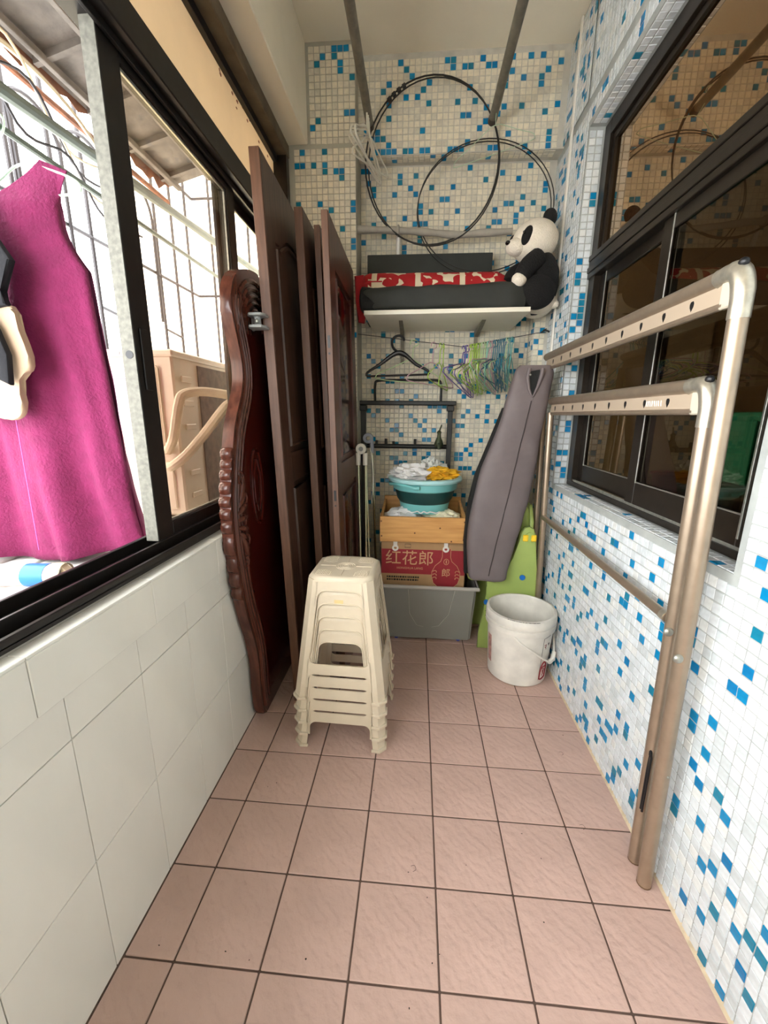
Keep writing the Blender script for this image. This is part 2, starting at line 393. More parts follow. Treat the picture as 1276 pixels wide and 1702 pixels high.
# white cable duct and its box on the right wall
o = obj('cable_duct', box((XR-.012, 2.262, 1.40), (XR-.0024, 2.282, ZC), .002), WPLAS, None); tag(o, 'thin white cable duct running up the tiled right wall', 'cable duct')
o = obj('junction_box', box((XR-.030, 2.225, 1.305), (XR-.0024, 2.285, 1.40), .004), mat('beige_plastic', (206, 196, 172), .5)); tag(o, 'small beige box at the foot of the cable duct', 'junction box')

# ------------------------------------------------------------------ left window
w1 = struct('window_1', box((-.765, Y0, .826), (-.662, YP, .836)), ALU_D)
def part(name, a, b, m, par, bev=.0015): return obj(name, box(a, b, bev), m, par)
part('track_lip', (-.672, Y0, .832), (-.662, YP, .85), ALU_D, w1)
part('track_rail', (-.705, Y0, .832), (-.697, YP, .866), ALU_D, w1)
part('track_rail', (-.765, Y0, .832), (-.755, YP, .872), ALU_D, w1)
part('track_bed', (-.756, Y0, .832), (-.704, YP, .845), ALU_D, w1)
part('transom_rail', (-.762, Y0, 2.03), (-.664, YP, 2.075), ALU_D, w1, .003)
part('transom_rail', (-.762, Y0, 2.0755), (-.672, YP, 2.12), ALU_D, w1, .003)
part('rail_channel', (-.700, Y0, 2.012), (-.690, YP, 2.03), ALU_D, w1)
part('head_frame', (-.77, Y0, 2.432), (-.660, YP, 2.4895), mat('brown_plaster_edge', (104, 90, 70), .7, var=.3, scale=14, bump=.3), w1, .004)
part('head_bead', (-.7278, Y0, 2.40), (-.708, 2.265, 2.4315), BLACKP, w1)
part('end_jamb', (-.765, 2.265, .836), (-.664, YP-.001, 2.4315), ALU_B, w1)
part('transom_panel', (-.742, Y0, 2.12), (-.728, 2.265, 2.43), CREAM, w1)
bm = NB()
for i in range(26):
    y = random.choice((random.gauss(1.22, .03), random.gauss(1.80, .08), random.gauss(2.0, .1))); z = 2.425-abs(random.gauss(0, .03))
    if y < 2.25: ell(bm, (-.727, y, z), (.0012, random.uniform(.003, .010), random.uniform(.003, .008)), 1, .5, 3, i)
obj('flaking_stain', bm, RUST, w1)
def sash(x0, x1, ya, yb, par, first=False):
    s = thing('sliding_sash', 'x', 'x'); s.parent = par
    del s['label']; del s['category']
    part('stile', (x0, ya, .866), (x1, ya+.072, 2.03), ALU_D, s, .002)
    if first:
        part('stile_edge', (x0, ya-.0025, .868), (x1, ya-.0002, 2.03), ALU_W, s, .0003)
        xm = (x0+x1)/2+.004
        obj('lock_hole', tb(NB(), [(xm-.002, ya-.0034, 1.353), (xm-.002, ya-.0024, 1.353)], .0098, 16), BLACKP, s)
        obj('latch', box((x1, ya+.022, 1.27), (x1+.004, ya+.05, 1.42), .0015), ALU_D, s)
    part('stile', (x0, yb-.06, .866), (x1, yb, 2.03), ALU_B, s, .002)
    part('bottom_rail', (x0, ya+.072, .866), (x1, yb-.06, .905), ALU_D, s, .002)
    part('top_rail', (x0, ya+.072, 1.995), (x1, yb-.06, 2.03), ALU_D, s, .002)
    xm = (x0+x1)/2
    part('glass_pane', (xm-.002, ya+.07, .903), (xm+.002, yb-.058, 1.997), CLEARG, s, 0)
    part('glazing_bead', (xm+.003, ya+.072, .905), (xm+.010, yb-.06, .913), ALU_S, s, .001); part('glazing_bead', (xm+.003, ya+.072, 1.987), (xm+.010, yb-.06, 1.995), ALU_S, s, .001)
    part('glazing_bead', (xm+.003, yb-.068, .913), (xm+.010, yb-.06, 1.987), ALU_S, s, .001)
sash(-.737, -.703, 1.027, 1.70, w1, True)
sash(-.752, -.739, 1.62, 2.265, w1)
obj('peeled_tape', prism(NB(), [(1.80, 2.085), (1.815, 2.092), (1.845, 2.083), (1.852, 2.075), (1.83, 2.072)], lambda p: (-.6635, p[0], p[1]), (.001, 0, 0)), PAPER, w1)

# ------------------------------------------------------------------ right window
w2 = struct('window_2', box((.742, WY0+.001, WZ0+.003), (.79, WY1-.001, WZ0+.022)), ALU_B)
X0, X1 = .740, .790
part('jamb', (X0, WY1-.062, WZ0+.022), (X1, WY1-.001, WZ1-.003), ALU_B, w2); part('jamb', (X0, WY0+.001, WZ0+.022), (X1, WY0+.05, WZ1-.003), ALU_B, w2)
part('head', (X0, WY0+.05, WZ1-.06), (X1, WY1-.062, WZ1-.003), ALU_B, w2)
for za, zb, xx in ((1.80, 1.822, .732), (1.823, 1.846, .728), (1.847, 1.87, .734), (1.87, 1.892, .730)):
    part('transom_rail', (xx, WY0+.002, za), (X1, WY1-.002, zb), ALU_B, w2, .002)
part('transom_bead', (.752, WY1-.085, 1.892), (.775, WY1-.0625, WZ1-.06), ALU_B, w2); part('transom_bead', (.752, WY0+.05, 1.892), (.775, WY1-.085, 1.912), ALU_B, w2)
part('transom_bead', (.752, WY0+.05, WZ1-.085), (.775, WY1-.085, WZ1-.061), ALU_B, w2)
part('transom_glass', (.7625, WY0+.05, 1.905), (.7665, WY1-.08, WZ1-.07), TRANSG, w2, 0)
part('track_rail', (.748, WY0+.05, WZ0+.022), (.753, WY1-.062, WZ0+.034), ALU_S, w2, .0005)
def sash2(x0, x1, ya, yb):
    s = empty('sliding_sash'); s.parent = w2; z0, z1 = WZ0+.03, 1.80
    part('stile', (x0, ya, z0), (x1, ya+.055, z1), ALU_B, s, .002); part('stile', (x0, yb-.055, z0), (x1, yb, z1), ALU_B, s, .002)
    part('bottom_rail', (x0, ya+.055, z0), (x1, yb-.055, z0+.075), ALU_B, s, .002); part('top_rail', (x0, ya+.055, z1-.04), (x1, yb-.055, z1), ALU_B, s, .002)
    xm = (x0+x1)/2
    part('glass_pane', (xm-.002, ya+.05, z0+.07), (xm+.002, yb-.05, z1-.035), TINTG, s, 0)
    part('chrome_bead', (x0-.003, ya+.047, z0+.02), (x0, ya+.053, z1), ALU_S, s, .0005); part('chrome_bead', (x0-.001, ya+.055, z0+.075), (x0+.004, yb-.055, z0+.079), ALU_S, s, .0005)
    part('chrome_bead', (x0-.003, yb-.062, z0+.075), (x0, yb-.057, z1), ALU_S, s, .0005)
sash2(.747, .764, WY0+.05, 1.50); sash2(.766, .783, 1.44, WY1-.062)
# dim room behind the right window
RX = 3.0
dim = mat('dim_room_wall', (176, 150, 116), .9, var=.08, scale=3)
bm = NB(); bx(bm, (RX, -.9, -.003), (RX+.1, 3.6, ZC)); bx(bm, (XR+TX+.001, 3.6, -.003), (RX, 3.7, ZC)); bx(bm, (XR+TX+.001, -1.0, -.003), (RX, -.9, ZC))
struct('wall_inner_room', bm, dim); struct('ceiling_inner_room', box((XR+TX+.001, -1, ZC), (RX+.1, 3.7, ZC+.1)), dim)
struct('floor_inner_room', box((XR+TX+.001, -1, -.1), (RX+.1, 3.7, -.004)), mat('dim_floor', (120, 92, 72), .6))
# ------------------------------------------------------------------ outside the left window
led = struct('ledge_outside', box((-1.62, -2.0, .70), (-.80, 3.2, .724)), mat('ledge_concrete', (200, 198, 190), .9))
for i in range(8):
    x = -.815-.1*i
    obj('board', box((x-.09, -2.0, .7245), (x, 3.2, .738+.004*(i % 3)), .003), LEDGE, led)
t = thing('window_cage', 'white-hazed iron window cage with arched scrolls outside the open window', 'window grille')
CX = -1.56
rail_z = (.78, 1.42, 2.02, 2.62)
for z in rail_z: obj('rail', tube([(CX, -.3, z), (CX, 3.05, z)], .009), CAGE, t)
for k in range(19):
    y = -.25+.178*k
    obj('bar', tube([(CX, y, .73), (CX, y, 2.75)], .0095, 6), CAGE, t)
for z in (.78, 1.40, 2.02, 2.62): obj('end_rail', tube([(CX, 3.05, z), (-.80, 3.05, z)], .009), CAGE, t)
for k in range(5): obj('end_bar', tube([(-1.44+.13*k, 3.05, .73), (-1.44+.13*k, 3.05, 2.75)], .009, 6), CAGE, t)
for i, (yc, r) in enumerate(((1.55, .16), (1.80, .13), (2.08, .15), (2.4, .15), (1.28, .16))):
    obj('arch', tube([(CX+.012, yc-r, 1.75)]+[(CX+.012, yc-r*math.cos(PI*j/14), 2.28+r*math.sin(PI*j/14)) for j in range(15)]+[(CX+.012, yc+r, 1.75)], .008, 6), CAGE, t)
for yc, sg in ((1.86, 1), (1.70, -1)):
    obj('scroll', tube([(CX+.012, yc+sg*(.02+.05*(1-math.cos(a))), 1.62+.05*math.sin(a)-.0) for a in [PI*1.25*j/12 for j in range(13)]][::-1]+[(CX+.012, yc+sg*.02, 1.40), (CX+.012, yc+sg*.12, 1.02)], .007, 6), CAGE, t)
for k in range(12):
    y = 1.0+.178*k-.003; z = 1.72-.30*(k % 3)
    obj('cross_link', tube([(CX, y-.001, z), (CX, y+.176, z-.02)], .008, 6), CAGE, t)
# awning over the cage
t = thing('awning', 'mouldy grey ribbed awning with a rusty broken edge above the cage', 'awning')
aw = lambda x: 2.33+(x+1.28)*.26
bm = NB(); prism(bm, [(-1.28, aw(-1.28)), (-.80, aw(-.80)), (-.80, aw(-.80)+.012), (-1.28, aw(-1.28)+.012)], lambda p: (p[0], -.6, p[1]), (0, 2.9, 0)); obj('sheet', bm, AWN, t)
for k in range(13):
    y = -.5+.225*k
    obj('rib', prism(NB(), [(-1.27, aw(-1.27)-.022), (-.80, aw(-.80)-.022), (-.80, aw(-.80)), (-1.27, aw(-1.27))], lambda p, y=y: (p[0], y, p[1]), (0, .018, 0)), AWN, t)
for x in (-1.24, -1.08, -.93): obj('purlin', box((x, -.6, aw(x)-.032), (x+.02, 2.3, aw(x)-.01), .002), AWN, t)
rim = [(-.6, 0)]; y = -.6
while y < 2.28: y += random.uniform(.025, .06); rim.append((min(y, 2.3), -random.uniform(.012, .06)))
rim += [(2.3, 0)]
obj('rusty_edge', prism(NB(), rim, lambda p: (-1.283, p[0], 2.335+p[1]), (.003, 0, 0)), RUST, t)
obj('fringe_rail', tube([(-1.30, -.6, 2.262), (-1.30, 2.3, 2.262)], .011), RUST, t)
# twisted wires and bent hoops at the awning
t = thing('wire_tangle', 'tangled thin wires hanging under the awning edge', 'wire')
for i in range(4):
    random.seed(40+i)
    pts = smoothpts([(-1.22+.02*i, .9+.09*i, 2.30), (-1.24, 1.15+.08*i, 2.22-.05*i), (-1.22, 1.38+.06*i, 2.28-.07*i), (-1.26, 1.6+.05*i, 2.12-.05*i), (-1.25, 1.85+.04*i, 2.16-.06*i)], 6)
    obj('strand', tube(pts, .0045, 6), CAGE if i % 2 else mat('pale_wire', (206, 190, 160), .6), t)
o = obj('metal_hoop', tube([(-1.24, 1.45-.42*math.cos(PI*j/24), 1.98+.29*math.sin(PI*j/24)) for j in range(25)], .008, 6), mat('pale_hoop', (190, 176, 150), .6)); tag(o, 'pale bent metal hoop arching beneath the awning', 'metal hoop')
o = obj('bamboo_pole', tb(NB(), [(-1.15, .6+.2*k, 2.02+.022*k*.6) for k in range(14)], [.017 if k % 3 else .0195 for k in range(14)], 10), BAMBOO); tag(o, 'thick grey-green drying pole outside above the dress', 'pole')
o = obj('drying_rod', tube([(-1.14, .5, 1.955), (-1.14, 2.9, 1.964)], .009, 8), mat('green_rod', (92, 106, 96), .5)); tag(o, 'thin dark green drying rod that the dress hangs from', 'rod')
# dress ------------------------------------------------------------
t = thing('dress', 'sleeveless magenta linen dress hanging outside the open window', 'dress', (-1.20, 1.22, .762))
def dress_panel(side):
    V, F = [], []
    NZ, NU = 44, 56
    def body(z):      # half width by height above the hem
        return .325-.066*(z/.84)**.9
    def yoff(u, z, w):
        damp = max(.0, 1-z/1.05)
        return side*((.075-.02*z)*math.sqrt(max(0, 1-(u*.999)**2))+.024*damp*math.sin(u*8+1.0*math.sin(z*4)+side)+.012*damp*math.sin(u*15+2+z*3))+.010*min(1, 2.2-2.1*z)*noise.noise(Vector((u*5+z*1.5, z*3.2, side*4)))+.006*min(1, 2.2-2.1*z)*noise.noise(Vector((u*11+z*4, z*7, side*4+2)))
    def grid(f, nu, nz):
        i0 = len(V)
        for j in range(nz+1):
            for i in range(nu+1): V.append(f(i/nu, j/nz))
        for j in range(nz):
            for i in range(nu): F.append((i0+j*(nu+1)+i, i0+j*(nu+1)+i+1, i0+(j+1)*(nu+1)+i+1, i0+(j+1)*(nu+1)+i))
    ztop = .99 if side < 0 else 1.0
    def fb(a, b):
        z = b*1.0; u = a*2-1
        w = body(z) if z < .84 else .259-.059*math.sin(min(1, (z-.84)/.13)*PI/2)
        return Vector((u*w, yoff(u, z, w), z-.012*math.cos(u*4)*max(0, 1-z*3)))
    grid(fb, NU, NZ)
    for sx in (-1, 1):
        def fs(a, b, sx=sx):
            inner = .158*b**.62; outer = .20+.034*b*b
            x = inner+(outer-inner)*a; z = 1.0+b*(.118-.03*a)
            return Vector((sx*x, side*(.075-.02)*math.sqrt(max(0, 1-(min(1, x/.20)*.999)**2))*(1-b), z))
        grid(fs, 28, 10)
    me = bpy.data.meshes.new('panel'); me.from_pydata(V, [], F); me.materials.append(MAGENTA)
    bm = NB(); bm.from_mesh(me); bmesh.ops.remove_doubles(bm, verts=bm.verts, dist=.0016); bmesh.ops.recalc_face_normals(bm, faces=bm.faces[:]); bm.to_mesh(me); bm.free(); me.shade_smooth()
    o = link('front_panel' if side < 0 else 'back_panel', me, t)
    sol = o.modifiers.new('thickness', 'SOLIDIFY'); sol.thickness = .0015
dress_panel(-1); dress_panel(1)
obj('centre_seam', tube([(.03, -.094+.02*z, z) for z in [.03+.1*k for k in range(9)]], .0016, 6), mat('lilac_thread', (206, 96, 168), .8), t)
obj('care_label', box((-.012, .046, .955), (.035, .049, .985), .0005), PAPER, t)
h = thing('clothes_hanger', 'pale green wire hanger inside the magenta dress', 'hanger', (-1.20, 1.22, 1.825))
obj('wire', tube(smoothpts([(.0, 0, .0), (.10, 0, .045), (.20, .0, .025), (.262, 0, -.005), (.235, 0, -.03), (.0, 0, -.032), (-.235, 0, -.03), (-.262, 0, -.005), (-.20, 0, .025), (-.10, 0, .045)], 5, True), .0035, 6, True), mat('pale_green_wire', (196, 222, 200), .4), h)
obj('hook', tube(smoothpts([(0, 0, .04), (.0, 0, .09), (.03, 0, .11), (.06, 0, .115), (.075, 0, .145), (.06, 0, .165), (.04, 0, .155)], 5), .003, 6), MATS['pale_green_wire'], h)
# dark garment with cream lining at the left edge
def cloth_poly(name, poly, y, m, par, bulge=.02, sm=4):
    bm = NB(); cx = sum(p[0] for p in poly)/len(poly); cz = sum(p[1] for p in poly)/len(poly)
    P = [(p.x, p.y) for p in smoothpts([(x, z, 0) for x, z in poly], sm, True)]
    prism(bm, P, lambda p: (p[0], y, p[1]), (0, bulge, 0), .006)
    return obj(name, bm, m, par)
t = thing('dark_garment', 'black top with cream lower part hanging left of the magenta dress', 'garment')
cloth_poly('sleeve', [(-1.30, 1.86), (-1.16, 1.78), (-1.046, 1.591), (-1.095, 1.521), (-1.079, 1.484), (-1.16, 1.47), (-1.32, 1.50)], 1.08, mat('navy_black_cloth', (14, 14, 20), .9, bump=.3), t, sm=1)
cloth_poly('strap', [(-1.16, 1.50), (-1.108, 1.44), (-1.085, 1.36), (-1.095, 1.282), (-1.134, 1.300), (-1.165, 1.40)], 1.06, MATS['navy_black_cloth'], t, sm=1)
cloth_poly('cream_skirt', [(-1.35, 1.50), (-1.10, 1.492), (-1.075, 1.45), (-1.052, 1.335), (-1.098, 1.30), (-1.098, 1.22), (-1.132, 1.19), (-1.20, 1.20), (-1.38, 1.22)], 1.09, mat('peach_cream_cloth', (186, 160, 134), .9, var=.06, bump=.2), t)
obj('hanging_loop', tube([(-1.10, 1.09, 1.93), (-1.12, 1.09, 1.90), (-1.2, 1.09, 1.84)], .003, 6), MATS['pale_green_wire'], t)
# rolled tube with blue tape on the ledge
t = thing('plastic_tube', 'white plastic tube patched with blue tape lying on the ledge', 'tube', (-.96, .985, .775))
bm = NB(); lathe(bm, [(.024, 0), (.03, .0), (.03, .5), (.024, .5), (.024, 0)], 20); bmesh.ops.rotate(bm, verts=bm.verts, matrix=rotm(0, -PI/2, .1)); obj('barrel', bm, WPLAS, t)
bm = NB(); lathe(bm, [(.0315, .04), (.0315, .10)], 20); bmesh.ops.rotate(bm, verts=bm.verts, matrix=rotm(0, -PI/2, .1)); obj('blue_tape', bm, BLUEP, t)
bm = NB(); lathe(bm, [(.033, -.004), (.035, .012), (.033, .03)], 20); bmesh.ops.rotate(bm, verts=bm.verts, matrix=rotm(0, -PI/2, .1)); obj('end_collar', bm, mat('tan_wrap', (196, 176, 150), .8, var=.2), t)
obj('torn_wrap', prism(NB(), [(0, -.03), (.05, -.02), (.03, .0), (0, .03)], lambda p: (p[0], -.01, p[1]), (0, .02, 0)), MATS['tan_wrap'], t)
# outdoor air conditioner
t = thing('air_conditioner', 'ivory outdoor air conditioner standing on the ledge behind the window glass', 'air conditioner', (-1.16, 1.68, .742))
bx_ = lambda n, a, b, m, bev=.004: obj(n, box(a, b, bev), m, t)
bx_('casing', (-.16, 0, .03), (.16, .82, .70), ACM, .008)
bx_('top_cover', (-.168, -.008, .695), (.168, .828, .722), ACM, .006)
bx_('service_panel', (-.14, -.008, .30), (.10, 0, .66), ACM, .01)
bx_('valve_cover', (-.14, -.006, .06), (.12, .0, .27), ACM, .006)
bx_('warning_sticker', (-.12, -.0095, .40), (.06, -.0075, .64), mat('lilac_sticker', (214, 204, 216), .6), .0005)
obj('warning_triangle', tube([(-.03, -.010, .47), (.03, -.010, .47), (.0, -.010, .52)], .002, 4, True), INK, t)
bm = NB()
for k in range(10): bx(bm, (-.10, -.0102, .55+.008*k), (-.10+random.uniform(.06, .14), -.0095, .5525+.008*k))
obj('printed_lines', bm, mat('grey_ink', (150, 140, 150), .7), t)
for k in range(6): bx_('louvre', (.16, .05, .10+.10*k), (.168, .13, .125+.10*k), ACM, .003)
bx_('coil_grille', (.158, .19, .05), (.164, .81, .68), ACD, .002)
for k in range(2): bx_('foot', (-.15, .1+.55*k, -.004), (.15, .16+.55*k, .03), ACD, .003)
obj('screw', tube([(-.06, -.010, .708), (-.06, -.004, .708)], .008, 10), GPLAS, t)
o = obj('pipe_pair', tube(smoothpts([(-1.055, 1.672, 1.056), (-.99, 1.62, 1.12), (-.945, 1.60, 1.24), (-.93, 1.62, 1.285), (-.88, 1.68, 1.30), (-.80, 1.74, 1.29), (-.79, 1.80, 1.29)], 6), .019, 10), HOSE); tag(o, 'upper wrapped beige pipe arching from the air conditioner', 'pipe')
o = obj('drain_hose', tube(smoothpts([(-1.06, 1.67, .995), (-1.0, 1.60, 1.0), (-.92, 1.58, 1.05), (-.86, 1.62, 1.13), (-.80, 1.68, 1.23), (-.79, 1.74, 1.26)], 6), .019, 10), HOSE); tag(o, 'lower wrapped beige pipe curving up from the air conditioner', 'pipe')
bm = box((-9, 6.0, -3), (-4.2, 14, 3.0)); t = thing('neighbour_building', 'pale yellow rendered building far outside the window', 'building')
obj('wall', box((-9.0, 9, -3), (-4.6, 14, 2.1)), YWALL, t); obj('parapet', box((-9.05, 8.95, 2.1), (-4.55, 14, 2.2), .02), YWALL, t)
bm.free()
# ------------------------------------------------------------------ leaning doors
def door(label, loc, lean, yaw, w, h, th, ogee=True, glossy=False):
    t = thing('cabinet_door' if glossy else 'wooden_door', label, 'door', loc, (0, -lean, yaw), 'loose doors stacked along the left wall')
    fm, em = (WOODR if glossy else WOODD), WOODE
    obj('core', box((-th/2, .004, 0), (th/2-.011, w, h), .002), fm, t)
    obj('edge_strip', box((-th/2+.001, 0, 0), (th/2-.001, .006, h), .001), em, t)
    fw = .105
    obj('stile', box((th/2-.011, .006, 0), (th/2, .006+fw, h), .0015), fm, t); obj('stile', box((th/2-.011, w-fw, 0), (th/2, w, h), .0015), fm, t)
    rails = [(0, .16), (h*.46, h*.46+.12)]+([] if ogee else [(h-.16, h)])
    if ogee:
        ra, rb, zr = .006+fw, w-fw, h-.16
        og = [(ra, zr-.075), (ra+.055, zr-.068), (ra+.115, zr-.035), (ra+.18, zr-.010), ((ra+rb)/2, zr-.002), (rb-.18, zr-.010), (rb-.115, zr-.035), (rb-.055, zr-.068), (rb, zr-.075)]
        obj('rail', prism(NB(), og+[(rb, h), (ra, h)], lambda p: (th/2-.011, p[0], p[1]), (.0107, 0, 0)), fm, t)
    for a, b in rails: obj('rail', box((th/2-.011, .006+fw, a), (th/2-.0003, w-fw, b), .0015), fm, t)
    for a, b in ((.16, h*.46), (h*.46+.12, h-.16)):
        ya, yb = fw+.03, w-fw-.025
        if ogee and b > h*.6:
            pts = [(ya, a+.03), (ya, b-.09), (ya+.05, b-.085), (ya+.10, b-.055), (ya+.16, b-.03), ((ya+yb)/2, b-.022), (yb-.16, b-.03), (yb-.10, b-.055), (yb-.05, b-.085), (yb, b-.09), (yb, a+.03)]
        else: pts = [(ya, a+.03), (ya, b-.03), (yb, b-.03), (yb, a+.03)]
        pn = obj('raised_panel', prism(NB(), pts, lambda p: (th/2-.0115, p[0], p[1]), (.0075, 0, 0), .003), ROSER if glossy else fm, t)
        obj('moulding', tube([(th/2-.006, y, z) for y, z in pts], .0085, 6, True), fm, pn)
    return t
d1 = door('tallest dark wooden door with an ogee panel, leaning nearest the window', (-.483, 1.50, .001), .0300, .035, .76, 2.045, .036)
d2 = door('dark wooden door standing second in the stack behind the tallest door', (-.420, 1.755, .001), .0285, .02, .52, 1.985, .034)
d3 = door('narrow dark door squeezed between two others in the stack', (-.374, 1.86, .001), .0285, .01, .43, 1.965, .026, False)
d4 = door('glossy reddish cabinet door at the right end of the stack', (-.314, 1.645, .001), .0195, .012, .645, 1.925, .026, False, True)
for z, s in ((1.46, .011), (.86, .010)):
    obj('lock_slot', box((-.006, -.0008, z), (.004, .0004, z+.045), .0002), BLACKP, d4); obj('screw_hole', tube([(-.001, -.001, z-.02), (-.001, .0005, z-.02)], .004, 8), BLACKP, d4)
o = obj('mirror_strip', box((-.3455, 1.66, .02), (-.3425, 1.68, 1.86), .0005), mat('pale_edge_tape', (206, 204, 206), .4)); o.rotation_euler = (0, 0, 0)
bpy.data.objects.remove(o)
# ------------------------------------------------------------------ carved headboard
hb = thing('carved_headboard', 'curved rosewood headboard with shell carving stood on end against the tiled parapet', 'headboard')
front = [(1.425, .001), (1.385, .03), (1.372, .14), (1.369, .27), (1.345, .38), (1.306, .485), (1.275, .60), (1.262, .68), (1.245, .78), (1.240, .90), (1.258, 1.0), (1.28, 1.08), (1.318, 1.18), (1.39, 1.29), (1.407, 1.36), (1.39, 1.43), (1.362, 1.50), (1.352, 1.56), (1.385, 1.63), (1.45, 1.675), (1.54, 1.70), (1.62, 1.702), (1.70, 1.66), (1.75, 1.61), (1.80, 1.60)]
cv = [(p.x, p.y) for p in smoothpts([(y, z, 0) for y, z in front], 4)]
HX0, HX1 = -.6295, -.592
poly = cv+[(2.15, 1.60), (2.15, .001)]
obj('board', prism(NB(), poly, lambda p: (HX0, p[0], p[1]), (HX1-HX0, 0, 0), .006), ROSE, hb)
def inset(curve, d):
    out = []
    for i, (y, z) in enumerate(curve):
        a, b = curve[max(0, i-1)], curve[min(len(curve)-1, i+1)]
        ty, tz = b[0]-a[0], b[1]-a[1]; l = math.hypot(ty, tz) or 1
        out.append((y+tz/l*d, z-ty/l*d))
    return out
main = [c for c in cv if c[1] < 1.60 and c[0] < 1.5]
for d, r in ((.018, .0045), (.034, .006), (.052, .005), (.075, .004)):
    pts = [(HX1, y, z) for y, z in inset(main, d) if z > .04]
    obj('moulding', tube(pts[::2], r, 6), ROSE, hb)
inner = [(y, z) for y, z in inset(main, .085) if .08 < z < 1.5][::3]
obj('lacquer_panel', prism(NB(), inner+[(2.1, 1.5), (2.1, .08)], lambda p: (HX1-.0005, p[0], p[1]), (.004, 0, 0)), ROSER, hb)
obj('medallion', tube([(HX1+.005, 1.46+.05*math.cos(a), .95+.14*math.sin(a)) for a in [2*PI*k/24 for k in range(24)]], .004, 6, True), ROSER, hb)
obj('medallion', tube([(HX1+.005, 1.46+.03*math.cos(a), .95+.09*math.sin(a)+.01*math.sin(5*a)) for a in [2*PI*k/30 for k in range(30)]], .004, 6, True), ROSER, hb)
for z, r in ((.60, .030), (.655, .034), (.715, .036), (.785, .042), (.848, .026), (.892, .024), (.932, .022), (.975, .026), (1.018, .022), (1.052, .020), (1.085, .022)):     # scalloped lobes along the bulge
    y = min(cv, key=lambda c: abs(c[1]-z))[0]
    bm = NB(); ell(bm, (0, 0, 0), (.0205, .026, r), 3)
    for v in bm.verts: v.co.x = max(-.0186, min(.0186, v.co.x*2.4))
    o = obj('carved_lobe', bm, ROSE, hb, angle=60); o.location = ((HX0+HX1)/2, y+.014, z)
for k in range(9):      # shell leaves on the face
    a = -1.15+.29*k; yc, zc = 1.335, .86
    o = obj('carved_leaf', ell(NB(), (0, 0, 0), (.009, .042, .011), 2, rot=rotm(a, 0, 0)), ROSE, hb); o.location = (HX1+.003, yc-.028*math.cos(a)*.6, zc+.12*math.sin(a))
for k in range(5):      # scroll curls
    c = (HX1+.002, 1.318+.02*(k % 2), .70+.075*k)
    obj('carved_curl', tube([(c[0], c[1]+(.006+.0035*j*.6)*math.cos(j*.8), c[2]+(.006+.0035*j*.6)*math.sin(j*.8)) for j in range(11)], .0045, 6), ROSE, hb)
for k in range(6):      # fan ribs at the top
    r = .055+.024*k
    obj('fan_rib', tube([(HX1-.001, 1.565+r*1.02*math.cos(a), 1.495+r*.98*math.sin(a)) for a in [PI*.08+PI*.72*j/14 for j in range(15)]], .0085, 6), ROSE, hb)
for k in range(4): obj('carved_leaf', ell(NB(), (HX1-.001, 1.405+.012*k, 1.50+.036*k), (.006, .010, .028), 2, rot=rotm(-.45, 0, 0)), ROSE, hb)
# grey bracket between headboard and door
t = thing('bed_bracket', 'grey metal bracket with two plates clamped between headboard and tallest door', 'bracket', (-.556, 1.478, 1.52))
for z in (.016, -.022): obj('plate', prism(NB(), [(-.03+.0, -.012), (-.02, -.03), (.022, -.03), (.032, -.012), (.032, .03), (-.03, .03)], lambda p, z=z: (p[0], p[1], z), (0, 0, .009), .002), GPLAS, t)
obj('spacer', tube([(0, 0, -.014), (0, 0, .017)], .012, 12), GPLAS, t)
obj('screw', ell(NB(), (.002, -.014, .0), (.008, .006, .008), 2), ALU_S, t)
obj('plate_back', box((-.032, .022, -.024), (-.022, .03, .027), .002), GPLAS, t)
